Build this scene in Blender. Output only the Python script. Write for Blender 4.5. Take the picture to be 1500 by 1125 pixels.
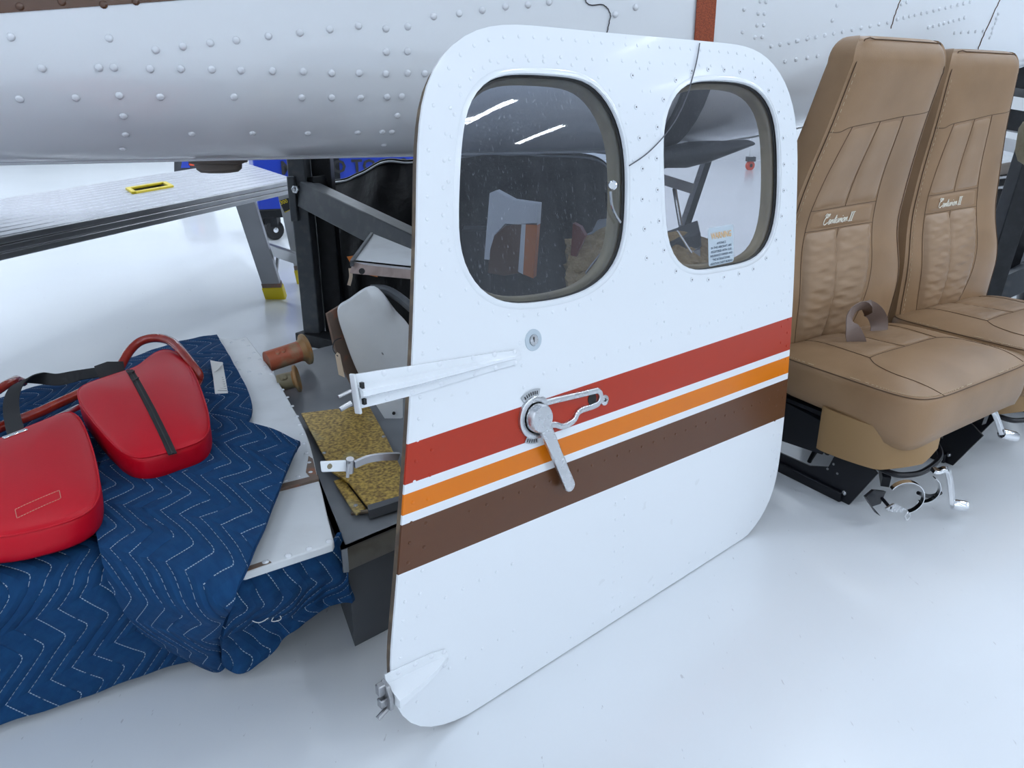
import bpy, bmesh, math, random
import numpy as np
from mathutils import Vector, Matrix
random.seed(4); rng = np.random.default_rng(4)
for o in list(bpy.data.objects): bpy.data.objects.remove(o, do_unlink=True)
SC = bpy.context.scene
COL = SC.collection

# ------------------------------------------------------------------ camera, world, exposure
F = 1100.0; H = 0.95; HOR = 157.0
PITCH = math.atan((562.5 - HOR) / F)
cd = bpy.data.cameras.new('camera'); cam = bpy.data.objects.new('camera', cd); COL.objects.link(cam)
cd.sensor_fit = 'HORIZONTAL'; cd.sensor_width = 36; cd.lens = F / 1500 * 36; cd.clip_start = .02; cd.clip_end = 200
cam.location = (0, 0, H); cam.rotation_euler = (math.pi / 2 - PITCH, 0, 0)
SC.camera = cam
wd = bpy.data.worlds.new('world'); SC.world = wd; wd.use_nodes = True
wd.node_tree.nodes['Background'].inputs[0].default_value = (.80, .88, 1, 1)
wd.node_tree.nodes['Background'].inputs[1].default_value = .30
vs = SC.view_settings; vs.view_transform = 'Standard'; vs.look = 'None'; vs.gamma = 1; vs.use_curve_mapping = False
vs.exposure = 0.20
SC.cycles.use_light_tree = False; SC.cycles.max_bounces = 5; SC.cycles.diffuse_bounces = 3; SC.cycles.glossy_bounces = 2; SC.cycles.transmission_bounces = 2; SC.cycles.adaptive_threshold = .03; SC.cycles.transparent_max_bounces = 8
TUBE_EMIT = 60.0

# ------------------------------------------------------------------ maths helpers
def V(*a): return np.array(a, float)
fw = V(0, math.cos(PITCH), -math.sin(PITCH)); upv = V(0, math.sin(PITCH), math.cos(PITCH)); CAM = V(0, 0, H)
EZ = V(0, 0, 1)
def nrm(v): v = np.asarray(v, float); return v / max(np.linalg.norm(v), 1e-12)
def ray(x, y): return V((x - 750) / F, 0, 0) + upv * (562.5 - y) / F + fw
def W(x, y, z=0.0): d = ray(x, y); return CAM + d * (z - H) / d[2]
def PL(x, y, p0, n): d = ray(x, y); return CAM + d * (np.dot(np.asarray(p0) - CAM, n) / np.dot(d, n))
def WY(x, y, yy): return PL(x, y, V(0, yy, 0), V(0, 1, 0))
def crom(P, n=8, closed=False):
    P = [np.asarray(p, float) for p in P]; m = len(P); out = []
    rngk = m if closed else m - 1
    for i in range(rngk):
        if closed: a, b, c, d = P[(i - 1) % m], P[i], P[(i + 1) % m], P[(i + 2) % m]
        else: a, b, c, d = P[max(i - 1, 0)], P[i], P[i + 1], P[min(i + 2, m - 1)]
        for k in range(n):
            t = k / n
            out.append(.5 * ((2 * b) + (c - a) * t + (2 * a - 5 * b + 4 * c - d) * t * t + (3 * b - a - 3 * c + d) * t ** 3))
    if not closed: out.append(P[-1])
    return out
def resample(P, n, closed=False):
    P = [np.asarray(p, float) for p in P]
    if closed: P = P + [P[0]]
    L = [0.0]
    for a, b in zip(P, P[1:]): L.append(L[-1] + np.linalg.norm(b - a))
    out = []; A = np.array(P)
    ts = np.linspace(0, L[-1], n + 1)[:-1] if closed else np.linspace(0, L[-1], n)
    return [np.array([np.interp(t, L, A[:, k]) for k in range(A.shape[1])]) for t in ts]
def smooth_closed(P, it=3):
    P = np.array(P)
    for _ in range(it): P = .5 * P + .25 * (np.roll(P, 1, 0) + np.roll(P, -1, 0))
    return P
def crgrid(C, nu=6, nv=6):
    rows = [crom(r, nv) for r in C]
    cols = list(zip(*rows)); cols = [crom(c, nu) for c in cols]
    return [list(r) for r in zip(*cols)]

# ------------------------------------------------------------------ materials
def mat(name, col, rough=.5, metal=0., coat=0., spec=.5, noise=None, bump=None, emit=None, rough_noise=None, uvs=False):
    """noise=(scale, colour2, lo, hi[, stretch]); bump=(scale, strength[, distance])"""
    m = bpy.data.materials.new(name); m.use_nodes = True; nt = m.node_tree; N = nt.nodes; L = nt.links
    b = N['Principled BSDF']
    b.inputs['Base Color'].default_value = (*col, 1); b.inputs['Roughness'].default_value = rough
    b.inputs['Metallic'].default_value = metal; b.inputs['Specular IOR Level'].default_value = spec
    b.inputs['Coat Weight'].default_value = coat; b.inputs['Coat Roughness'].default_value = .06
    tc = N.new('ShaderNodeTexCoord'); co = tc.outputs['UV' if uvs else 'Object']
    if noise:
        ns = N.new('ShaderNodeTexNoise'); ns.inputs['Scale'].default_value = noise[0]; ns.inputs['Detail'].default_value = 6
        src = co
        if len(noise) > 4:
            mp = N.new('ShaderNodeMapping'); mp.inputs['Scale'].default_value = noise[4]; L.new(co, mp.inputs[0]); src = mp.outputs[0]
        L.new(src, ns.inputs['Vector'])
        rp = N.new('ShaderNodeValToRGB'); rp.color_ramp.elements[0].position = noise[2]; rp.color_ramp.elements[1].position = noise[3]
        rp.color_ramp.elements[0].color = (*col, 1); rp.color_ramp.elements[1].color = (*noise[1], 1)
        L.new(ns.outputs['Fac'], rp.inputs[0]); L.new(rp.outputs[0], b.inputs['Base Color'])
    if rough_noise:
        n2 = N.new('ShaderNodeTexNoise'); n2.inputs['Scale'].default_value = rough_noise[0]; n2.inputs['Detail'].default_value = 5; L.new(co, n2.inputs['Vector'])
        mr = N.new('ShaderNodeMapRange'); mr.inputs['From Min'].default_value = .3; mr.inputs['From Max'].default_value = .7
        mr.inputs['To Min'].default_value = rough_noise[1]; mr.inputs['To Max'].default_value = rough_noise[2]
        L.new(n2.outputs['Fac'], mr.inputs[0]); L.new(mr.outputs[0], b.inputs['Roughness'])
    if bump:
        n3 = N.new('ShaderNodeTexNoise'); n3.inputs['Scale'].default_value = bump[0]; n3.inputs['Detail'].default_value = 4; L.new(co, n3.inputs['Vector'])
        bp = N.new('ShaderNodeBump'); bp.inputs['Strength'].default_value = bump[1]; bp.inputs['Distance'].default_value = bump[2] if len(bump) > 2 else .002
        L.new(n3.outputs['Fac'], bp.inputs['Height']); L.new(bp.outputs[0], b.inputs['Normal'])
    if emit:
        b.inputs['Emission Color'].default_value = (*emit[0], 1); b.inputs['Emission Strength'].default_value = emit[1]
    return m
def mth(N, L, op, a, b=None, c=None):
    n = N.new('ShaderNodeMath'); n.operation = op
    for i, q in enumerate((a, b, c)):
        if q is None: continue
        if isinstance(q, (int, float)): n.inputs[i].default_value = q
        else: L.new(q, n.inputs[i])
    return n.outputs[0]
def mixc(N, L, fac, a, b):
    n = N.new('ShaderNodeMix'); n.data_type = 'RGBA'
    L.new(fac, n.inputs[0]) if not isinstance(fac, (int, float)) else setattr(n.inputs[0], 'default_value', fac)
    for k, q in ((6, a), (7, b)):
        if isinstance(q, tuple): n.inputs[k].default_value = (*q, 1)
        else: L.new(q, n.inputs[k])
    return n.outputs[2]

def floor_mat():
    m = mat('epoxy_floor', (.77, .81, .86), .2, coat=.25); nt = m.node_tree; N = nt.nodes; L = nt.links; b = N['Principled BSDF']
    tc = N.new('ShaderNodeTexCoord'); co = tc.outputs['Object']
    n1 = N.new('ShaderNodeTexNoise'); n1.inputs['Scale'].default_value = 1.3; n1.inputs['Detail'].default_value = 5; L.new(co, n1.inputs[0])
    c = mixc(N, L, n1.outputs['Fac'], (.74, .785, .84), (.83, .855, .89))
    # dark specks and scuffs
    vo = N.new('ShaderNodeTexVoronoi'); vo.inputs['Scale'].default_value = 9; L.new(co, vo.inputs['Vector'])
    mp = N.new('ShaderNodeMapping'); mp.inputs['Scale'].default_value = (150, 34, 1); mp.inputs['Rotation'].default_value = (0, 0, .6); L.new(co, mp.inputs[0])
    n2 = N.new('ShaderNodeTexNoise'); n2.inputs['Scale'].default_value = 1.0; n2.inputs['Detail'].default_value = 3; L.new(mp.outputs[0], n2.inputs[0])
    sc = mth(N, L, 'MULTIPLY', mth(N, L, 'GREATER_THAN', n2.outputs['Fac'], .735), .45)
    wn = N.new('ShaderNodeSeparateColor'); L.new(vo.outputs['Color'], wn.inputs[0])
    sp = mth(N, L, 'MULTIPLY', mth(N, L, 'LESS_THAN', vo.outputs['Distance'], .028), mth(N, L, 'GREATER_THAN', wn.outputs[0], .72))
    c = mixc(N, L, sc, c, (.42, .42, .45)); c = mixc(N, L, sp, c, (.16, .13, .12))
    L.new(c, b.inputs['Base Color'])
    n3 = N.new('ShaderNodeTexNoise'); n3.inputs['Scale'].default_value = 3.; n3.inputs['Detail'].default_value = 8; L.new(co, n3.inputs[0])
    b.inputs['Roughness'].default_value = .25
    bp = N.new('ShaderNodeBump'); bp.inputs['Strength'].default_value = .05; bp.inputs['Distance'].default_value = .01
    L.new(n3.outputs['Fac'], bp.inputs['Height']); L.new(bp.outputs[0], b.inputs['Normal'])
    return m

WHITE = (.83, .865, .91)
M = {}
M['floor'] = floor_mat()
M['wall'] = mat('wall_white', (.86, .88, .90), .7)
M['ceiling'] = mat('ceiling_white', (.72, .74, .78), .8)
M['tube'] = mat('led_tube', (1, 1, 1), .5, emit=((.83, .915, 1.0), TUBE_EMIT))
M['fixture'] = mat('fixture_white', (.85, .85, .85), .4)
M['paint'] = mat('aircraft_white', WHITE, .22, coat=.6, bump=(14, .05, .004))
M['paint2'] = mat('aged_white_paint', (.74, .77, .80), .38, noise=(9, (.62, .64, .66), .5, .85))
M['rivet'] = mat('rivet_white', (.82, .85, .90), .25, coat=.4)
M['seal'] = mat('brown_rubber_seal', (.10, .075, .055), .6, noise=(40, (.19, .14, .09), .45, .7))
M['tan_rim'] = mat('yellowed_window_rim', (.55, .44, .24), .45, noise=(12, (.34, .26, .14), .4, .7))
M['chrome'] = mat('chrome', (.80, .81, .83), .12, metal=1)
M['worn_chrome'] = mat('worn_metal', (.62, .63, .65), .3, metal=1, rough_noise=(60, .18, .42))
M['steel'] = mat('dull_steel', (.40, .40, .41), .38, metal=1, noise=(22, (.25, .24, .22), .5, .8))
M['dark'] = mat('dark_recess', (.012, .012, .013), .6)
M['black'] = mat('black_painted_steel', (.006, .007, .009), .45, spec=.3, noise=(30, (.014, .016, .020), .45, .75))
M['blackplate'] = mat('black_steel_plate', (.006, .007, .011), .36, spec=.4)
M['brace'] = mat('grey_painted_tube', (.055, .062, .072), .4, noise=(26, (.10, .105, .11), .5, .8))
M['tarp'] = mat('black_plastic_sheet', (.004, .004, .005), .5, spec=.25, bump=(9, .5, .02))
M['leather'] = mat('tan_leather', (.325, .198, .106), .40, spec=.45, noise=(5, (.245, .145, .072), .42, .72), bump=(420, .22, .0012))
M['leather2'] = mat('tan_leather_insert', (.345, .222, .132), .38, spec=.45, noise=(6, (.27, .165, .09), .42, .72), bump=(420, .22, .0012))
M['vinyl'] = mat('tan_vinyl_skirt', (.34, .205, .09), .5)
M['thread'] = mat('dark_seam', (.10, .055, .028), .7)
M['stitch'] = mat('pale_stitch', (.55, .42, .28), .7)
M['embroid'] = mat('cream_thread', (.86, .82, .72), .7)
M['belt'] = mat('mauve_webbing', (.20, .145, .125), .62, bump=(600, .5, .001))
M['red'] = mat('red_vinyl', (.55, .0015, .014), .42, spec=.3, bump=(350, .15, .001))
M['redtube'] = mat('red_painted_tube', (.30, .022, .012), .22, coat=.6, noise=(35, (.42, .05, .02), .5, .8))
M['blackweb'] = mat('black_webbing', (.012, .012, .014), .7)
M['alu'] = mat('aluminium_deck', (.52, .53, .57), .38, metal=.6, noise=(5, (.38, .38, .42), .45, .75, (2, 14, 2)))
M['aluside'] = mat('aluminium_side', (.42, .425, .44), .36, metal=.85, noise=(4, (.30, .30, .31), .4, .8))
M['yellow'] = mat('yellow_plastic', (.80, .62, .02), .4)
M['greytable'] = mat('grey_enamel', (.145, .155, .172), .4, noise=(4, (.22, .235, .255), .4, .75))
M['darkgrey'] = mat('dark_grey_enamel', (.085, .092, .105), .5)
M['greywhite'] = mat('pale_grey_sheet', (.50, .52, .55), .35, metal=.2, noise=(5, (.42, .44, .47), .4, .7))
def gold_mat():
    m = mat('zinc_chromate_plate', (.40, .28, .07), .38, metal=.45); N = m.node_tree.nodes; L = m.node_tree.links; b = N['Principled BSDF']
    tc = N.new('ShaderNodeTexCoord'); a = N.new('ShaderNodeTexNoise'); a.inputs['Scale'].default_value = 150; a.inputs['Detail'].default_value = 5; L.new(tc.outputs['Object'], a.inputs[0])
    c = N.new('ShaderNodeTexNoise'); c.inputs['Scale'].default_value = 9; c.inputs['Detail'].default_value = 4; L.new(tc.outputs['Object'], c.inputs[0])
    r = N.new('ShaderNodeValToRGB'); r.color_ramp.elements[0].position = .36; r.color_ramp.elements[1].position = .64
    r.color_ramp.elements[0].color = (.20, .115, .03, 1); r.color_ramp.elements[1].color = (.66, .45, .11, 1); L.new(a.outputs['Fac'], r.inputs[0])
    r2 = N.new('ShaderNodeValToRGB'); r2.color_ramp.elements[0].position = .58; r2.color_ramp.elements[1].position = .72
    r2.color_ramp.elements[0].color = (0, 0, 0, 1); r2.color_ramp.elements[1].color = (.75, .75, .75, 1); L.new(c.outputs['Fac'], r2.inputs[0])
    L.new(mixc(N, L, r2.outputs[0], r.outputs[0], (.42, .40, .24)), b.inputs['Base Color'])
    return m
M['gold'] = gold_mat()
M['rust'] = mat('orange_red_flaking', (.42, .10, .045), .5, noise=(18, (.33, .22, .13), .45, .6), bump=(60, .4, .003))
M['rustend'] = mat('rusty_flange', (.36, .17, .05), .5, noise=(25, (.27, .22, .13), .4, .65))
M['olive'] = mat('olive_primer', (.20, .17, .10), .5, noise=(20, (.30, .26, .17), .4, .7))
M['brownmetal'] = mat('brown_rusty_edge', (.19, .135, .105), .55, noise=(22, (.40, .13, .06), .55, .72))
M['woodedge'] = mat('weathered_edge', (.33, .26, .235), .6, noise=(14, (.45, .36, .34), .4, .7, (1, 6, 1)))
M['orange'] = mat('orange_tag', (.55, .16, .02), .5)
M['paper'] = mat('paper_tag', (.62, .50, .38), .7)
M['whitepaper'] = mat('white_label', (.83, .83, .81), .6)
M['ink'] = mat('black_ink', (.02, .02, .022), .6)
M['blueink'] = mat('blue_grey_ink', (.06, .09, .14), .6)
M['amberink'] = mat('amber_ink', (.78, .48, .20), .6)
M['sticker'] = mat('pale_blue_sticker', (.52, .60, .67), .5)
M['blue'] = mat('blue_tool_cart', (.012, .045, .42), .35, coat=.3)
M['rubber'] = mat('black_rubber', (.014, .014, .016), .55)
M['strap'] = mat('orange_red_strap', (.40, .085, .03), .7, bump=(380, .5, .0015), noise=(300, (.24, .05, .02), .4, .6))
M['greyrub'] = mat('charcoal_sleeve', (.045, .048, .056), .6, bump=(90, .3, .002))
M['boot'] = mat('taupe_rubber_boot', (.17, .145, .125), .7)
M['brownpaint'] = mat('brown_gloss_paint', (.105, .043, .020), .25, coat=.5)
M['redbrown'] = mat('maroon_gloss_paint', (.20, .03, .02), .3, coat=.4)
M['orangepaint'] = mat('orange_gloss_paint', (.62, .17, .02), .3, coat=.4)
M['fleece'] = mat('golden_sheepskin', (.46, .31, .13), .9, noise=(40, (.62, .46, .24), .4, .65), bump=(140, 1, .01))
M['canvas'] = mat('khaki_canvas', (.24, .20, .13), .85, noise=(14, (.31, .27, .19), .4, .7), bump=(60, .6, .006))
M['wire'] = mat('thin_grey_wire', (.10, .105, .125), .5)
M['wireblack'] = mat('thin_black_wire', (.03, .025, .03), .5)
M['blueribbon'] = mat('blue_ribbon', (.05, .16, .45), .6)
M['redwheel'] = mat('orange_red_wheel', (.75, .08, .03), .45)
M['cardboard'] = mat('brown_cardboard', (.36, .22, .10), .8)

def pane_mat(name, tint, dust, dustcol=(.62, .66, .74)):
    m = bpy.data.materials.new(name); m.use_nodes = True; nt = m.node_tree; N = nt.nodes; L = nt.links
    N.remove(N['Principled BSDF']); out = N['Material Output']
    tr = N.new('ShaderNodeBsdfTransparent'); tr.inputs[0].default_value = (*tint, 1)
    gl = N.new('ShaderNodeBsdfGlossy'); gl.inputs['Roughness'].default_value = .015; gl.inputs[0].default_value = (1, 1, 1, 1)
    df = N.new('ShaderNodeBsdfDiffuse'); df.inputs[0].default_value = (*dustcol, 1)
    fr = N.new('ShaderNodeFresnel'); fr.inputs[0].default_value = 1.5
    tc = N.new('ShaderNodeTexCoord')
    mp = N.new('ShaderNodeMapping'); mp.inputs['Scale'].default_value = (1, 1, .22); L.new(tc.outputs['Object'], mp.inputs[0])
    n1 = N.new('ShaderNodeTexNoise'); n1.inputs['Scale'].default_value = 420; n1.inputs['Detail'].default_value = 2; L.new(mp.outputs[0], n1.inputs[0])
    n2 = N.new('ShaderNodeTexNoise'); n2.inputs['Scale'].default_value = 9; n2.inputs['Detail'].default_value = 4; L.new(mp.outputs[0], n2.inputs[0])
    sp = mth(N, L, 'MULTIPLY', mth(N, L, 'GREATER_THAN', n1.outputs['Fac'], .66), .14)
    hz = mth(N, L, 'MULTIPLY', n2.outputs['Fac'], dust)
    fac = mth(N, L, 'ADD', sp, hz)
    a = N.new('ShaderNodeMixShader'); L.new(fac, a.inputs[0]); L.new(tr.outputs[0], a.inputs[1]); L.new(df.outputs[0], a.inputs[2])
    c = N.new('ShaderNodeMixShader'); L.new(fr.outputs[0], c.inputs[0]); L.new(a.outputs[0], c.inputs[1]); L.new(gl.outputs[0], c.inputs[2])
    L.new(c.outputs[0], out.inputs['Surface'])
    return m
M['pane_dark'] = pane_mat('tinted_dusty_acrylic', (.40, .44, .52), .10)
M['pane_clear'] = pane_mat('hazy_acrylic', (.52, .52, .55), .10)

def blanket_mat():
    m = mat('quilted_blue_blanket', (.006, .045, .135), .85, spec=.2); nt = m.node_tree; N = nt.nodes; L = nt.links; b = N['Principled BSDF']
    tc = N.new('ShaderNodeTexCoord'); sx = N.new('ShaderNodeSeparateXYZ'); L.new(tc.outputs['UV'], sx.inputs[0])
    u, v = sx.outputs[0], sx.outputs[1]
    tri = mth(N, L, 'PINGPONG', mth(N, L, 'DIVIDE', v, .075), 1.0)
    w = mth(N, L, 'SUBTRACT', u, mth(N, L, 'MULTIPLY', mth(N, L, 'SMOOTH_MIN', tri, .93, .12), .052))
    ph = mth(N, L, 'PINGPONG', mth(N, L, 'DIVIDE', w, .031), .5)          # 0 on a stitch line, .5 between
    line = mth(N, L, 'LESS_THAN', ph, .024)
    dash = mth(N, L, 'LESS_THAN', mth(N, L, 'FRACT', mth(N, L, 'DIVIDE', v, .0062)), .68)
    ns0 = N.new('ShaderNodeTexNoise'); ns0.inputs['Scale'].default_value = 14; L.new(tc.outputs['UV'], ns0.inputs[0])
    st = mth(N, L, 'MULTIPLY', mth(N, L, 'MULTIPLY', line, dash), mth(N, L, 'GREATER_THAN', ns0.outputs['Fac'], .42))
    ns = N.new('ShaderNodeTexNoise'); ns.inputs['Scale'].default_value = 55; ns.inputs['Detail'].default_value = 8; L.new(tc.outputs['UV'], ns.inputs[0])
    base = mixc(N, L, ns.outputs['Fac'], (.003, .030, .105), (.010, .070, .185))
    L.new(mixc(N, L, st, base, (.44, .55, .66)), b.inputs['Base Color'])
    hgt = mth(N, L, 'ADD', mth(N, L, 'POWER', mth(N, L, 'MULTIPLY', ph, 2.0), .5), mth(N, L, 'MULTIPLY', ns.outputs['Fac'], .35))
    bp = N.new('ShaderNodeBump'); bp.inputs['Strength'].default_value = .8; bp.inputs['Distance'].default_value = .006
    L.new(hgt, bp.inputs['Height']); L.new(bp.outputs[0], b.inputs['Normal'])
    return m
M['blanket'] = blanket_mat()
M['binding'] = mat('blue_binding_tape', (.006, .045, .15), .8, spec=.2, bump=(300, .3, .001))

def lin(a, b, u0=-.10, u1=.926): return ((b - a) / (u1 - u0), a - u0 * (b - a) / (u1 - u0))
def door_mat():
    """flat paint: white with red / orange / brown stripes, laid out in the door's own u (along) and v (height) metres"""
    m = mat('door_paint', WHITE, .30, coat=.10, spec=.35); nt = m.node_tree; N = nt.nodes; L = nt.links; b = N['Principled BSDF']
    tc = N.new('ShaderNodeTexCoord'); sx = N.new('ShaderNodeSeparateXYZ'); L.new(tc.outputs['UV'], sx.inputs[0]); u, v = sx.outputs[0], sx.outputs[1]
    def above(l): k, c = l; return mth(N, L, 'GREATER_THAN', v, mth(N, L, 'MULTIPLY_ADD', u, k, c))
    rt, rb, ot, ob, bt, bb = [above(lin(*q)) for q in ((.511, .509), (.454, .435), (.440, .420), (.410, .381), (.396, .367), (.322, .275))]
    band = lambda lo, hi: mth(N, L, 'MULTIPLY', lo, mth(N, L, 'SUBTRACT', 1.0, hi))
    ns = N.new('ShaderNodeTexNoise'); ns.inputs['Scale'].default_value = 5; ns.inputs['Detail'].default_value = 5; L.new(tc.outputs['UV'], ns.inputs[0])
    nf = N.new('ShaderNodeTexNoise'); nf.inputs['Scale'].default_value = 28; nf.inputs['Detail'].default_value = 5; L.new(tc.outputs['UV'], nf.inputs[0])
    smg = mth(N, L, 'MULTIPLY', mth(N, L, 'GREATER_THAN', nf.outputs['Fac'], .70), .16)
    wc = mixc(N, L, smg, WHITE, (.55, .56, .56))
    c = mixc(N, L, band(rb, rt), wc, (.44, .030, .008))
    c = mixc(N, L, band(ob, ot), c, (.74, .19, .002))
    c = mixc(N, L, band(bb, bt), c, (.110, .042, .017))
    L.new(c, b.inputs['Base Color'])
    bp = N.new('ShaderNodeBump'); bp.inputs['Strength'].default_value = .05; bp.inputs['Distance'].default_value = .01
    L.new(ns.outputs['Fac'], bp.inputs['Height']); L.new(bp.outputs[0], b.inputs['Normal'])
    return m
M['door'] = door_mat()

# ------------------------------------------------------------------ mesh builder
WLOC = {}
def setp(o, label=None, cat=None, group=None, kind=None):
    if label: o['label'] = label
    if cat: o['category'] = cat
    if group: o['group'] = group
    if kind: o['kind'] = kind
    return o
def empty(name, loc, label, cat, group=None):
    o = bpy.data.objects.new(name, None); COL.objects.link(o); o.location = loc; o.empty_display_size = .05
    WLOC[o.name] = np.asarray(loc, float); return setp(o, label, cat, group)
def place(o, c, parent):
    WLOC[o.name] = np.asarray(c, float)
    if parent: o.parent = parent; o.location = np.asarray(c) - WLOC[parent.name]
    else: o.location = c
class MB:
    def __init__(s): s.v = []; s.f = []; s.uv = {}
    def add(s, vs, fs):
        k = len(s.v); s.v += [np.asarray(q, float) for q in vs]; s.f += [tuple(i + k for i in f) for f in fs]; return k
    def grid(s, P, cu=False, cv=False, flip=False, uv=None):
        n, m = len(P), len(P[0]); vs = [q for r in P for q in r]; fs = []
        for i in range(n if cu else n - 1):
            for j in range(m if cv else m - 1):
                a, b, c, d = i * m + j, i * m + (j + 1) % m, ((i + 1) % n) * m + (j + 1) % m, ((i + 1) % n) * m + j
                fs.append((a, d, c, b) if flip else (a, b, c, d))
        k = s.add(vs, fs)
        if uv is not None:
            for i in range(n):
                for j in range(m): s.uv[k + i * m + j] = uv[i][j]
        return k
    def sheet(s, P, th, flip=False, uv=None):
        """grid with thickness"""
        n, m = len(P), len(P[0]); A = np.array(P); du = np.gradient(A, axis=1); dv = np.gradient(A, axis=0)
        Nn = np.cross(du, dv); Nn /= np.maximum(np.linalg.norm(Nn, axis=2, keepdims=True), 1e-9)
        if flip: Nn = -Nn
        B = A - Nn * th
        k0 = s.grid(A.tolist(), flip=flip, uv=uv); k1 = s.grid(B.tolist(), flip=not flip, uv=uv)
        ring = [i for i in range(m)] + [i * m + m - 1 for i in range(1, n)] + [(n - 1) * m + j for j in range(m - 2, -1, -1)] + [i * m for i in range(n - 2, 0, -1)]
        for a, b in zip(ring, ring[1:] + ring[:1]):
            f = (k0 + a, k1 + a, k1 + b, k0 + b); s.f.append(f[::-1] if flip else f)
        return s
    def tube(s, path, r, n=10, closed=False, cap=True, flat=None):
        P = [np.asarray(p, float) for p in path]; m = len(P)
        R = r if hasattr(r, '__len__') else [r] * m
        T = [nrm((P[(i + 1) % m] - P[i - 1]) if closed or 0 < i < m - 1 else (P[1] - P[0] if i == 0 else P[-1] - P[-2])) for i in range(m)]
        a = nrm(np.cross(T[0], V(.13, .31, .94))); rings = []
        for i in range(m):
            a = nrm(a - T[i] * np.dot(a, T[i])); b = np.cross(T[i], a)
            rings.append([P[i] + R[i] * (a * math.cos(q) + b * math.sin(q)) for q in np.linspace(0, 2 * math.pi, n, endpoint=False)])
        k = s.grid(rings, cu=closed, cv=True)
        if cap and not closed: s.f += [tuple(k + j for j in range(n))[::-1], tuple(k + (m - 1) * n + j for j in range(n))]
        return s
    def ribbon(s, path, wid, width, th=.002, wids=None):
        """strap: path points, wid = width direction(s)"""
        P = [np.asarray(p, float) for p in path]; m = len(P)
        wd_ = [np.asarray(q, float) for q in wids] if wids is not None else [np.asarray(wid, float)] * m
        wdt = width if hasattr(width, '__len__') else [width] * m; rings = []
        for i in range(m):
            t = nrm(P[min(i + 1, m - 1)] - P[max(i - 1, 0)]); w = nrm(wd_[i] - t * np.dot(wd_[i], t)); nn = np.cross(t, w)
            h = wdt[i] / 2
            rings.append([P[i] - w * h - nn * th / 2, P[i] + w * h - nn * th / 2, P[i] + w * h + nn * th / 2, P[i] - w * h + nn * th / 2])
        k = s.grid(rings, cv=True); s.f += [(k + 3, k + 2, k + 1, k), tuple(k + (m - 1) * 4 + j for j in range(4))]
        return s
    def beam(s, p0, p1, w, h, up=EZ):
        p0 = np.asarray(p0, float); p1 = np.asarray(p1, float); t = nrm(p1 - p0); a = nrm(np.cross(t, up)); b = np.cross(a, t)
        c = [(-1, -1), (1, -1), (1, 1), (-1, 1)]
        s.grid([[p + a * i * w / 2 + b * j * h / 2 for i, j in c] for p in (p0, p1)], cv=True)
        k = len(s.v) - 8; s.f += [(k + 3, k + 2, k + 1, k), (k + 4, k + 5, k + 6, k + 7)]
        return s
    def box(s, c, sz, ax=None):
        c = np.asarray(c, float); A = ax if ax is not None else np.eye(3)
        p = c - A[2] * sz[2] / 2; q = c + A[2] * sz[2] / 2
        cs = [(-1, -1), (1, -1), (1, 1), (-1, 1)]
        k = s.grid([[r + A[0] * i * sz[0] / 2 + A[1] * j * sz[1] / 2 for i, j in cs] for r in (p, q)], cv=True)
        s.f += [(k + 3, k + 2, k + 1, k), (k + 4, k + 5, k + 6, k + 7)]; return s
    def prism(s, poly, off):
        P = [np.asarray(p, float) for p in poly]; off = np.asarray(off, float); n = len(P)
        k = s.grid([P, [p + off for p in P]], cv=True)
        s.f += [tuple(range(k, k + n))[::-1], tuple(range(k + n, k + 2 * n))]; return s
    def lathe(s, prof, org, axis, n=20, arc=None):
        org = np.asarray(org, float); ax = nrm(axis); a = nrm(np.cross(ax, V(.2, .35, .91))); b = np.cross(ax, a)
        rings = [[org + ax * h + r * (a * math.cos(q) + b * math.sin(q)) for q in np.linspace(0, 2 * math.pi, n, endpoint=False)] for r, h in prof]
        k = s.grid(rings, cv=True)
        if prof[0][0] > 1e-6: s.f.append(tuple(range(k, k + n))[::-1])
        if prof[-1][0] > 1e-6: s.f.append(tuple(range(k + (len(prof) - 1) * n, k + len(prof) * n)))
        return s
    def dome(s, p, nn, r, hgt, n=8):
        p = np.asarray(p, float); nn = nrm(nn); a = nrm(np.cross(nn, V(.3, .5, .81))); b = np.cross(nn, a)
        rr = [(1, -.1), (.92, .45), (.5, .9)]
        k = s.grid([[p + nn * hgt * h + r * q * (a * math.cos(x) + b * math.sin(x)) for x in np.linspace(0, 2 * math.pi, n, endpoint=False)] for q, h in rr], cv=True)
        s.f.append(tuple(range(k + 2 * n, k + 3 * n))); return s
    def mesh(s, name, smooth=35, center=True):
        A = np.array(s.v); lo, hi = A.min(0), A.max(0); c = V((lo[0] + hi[0]) / 2, (lo[1] + hi[1]) / 2, lo[2]) if center else V(0, 0, 0)
        me = bpy.data.meshes.new(name); me.from_pydata((A - c).tolist(), [], s.f)
        if s.uv:
            ul = me.uv_layers.new(name='UVMap')
            for l in me.loops: ul.data[l.index].uv = s.uv.get(l.vertex_index, (0, 0))
        bm = bmesh.new(); bm.from_mesh(me); bmesh.ops.recalc_face_normals(bm, faces=bm.faces); bm.to_mesh(me); bm.free()
        if smooth is not None:
            me.shade_smooth(); me.set_sharp_from_angle(angle=math.radians(smooth))
        return me, c
    def obj(s, name, m, parent=None, smooth=35, bevel=0, subsurf=0, label=None, cat=None, group=None, kind=None):
        me, c = s.mesh(name, smooth); me.materials.append(M[m] if isinstance(m, str) else m)
        o = bpy.data.objects.new(name, me); COL.objects.link(o); place(o, c, parent)
        if bevel:
            b = o.modifiers.new('bevel', 'BEVEL'); b.width = bevel; b.segments = 2; b.limit_method = 'ANGLE'; b.angle_limit = math.radians(40)
        if subsurf:
            q = o.modifiers.new('sub', 'SUBSURF'); q.levels = q.render_levels = subsurf
        return setp(o, label, cat, group, kind)
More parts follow.
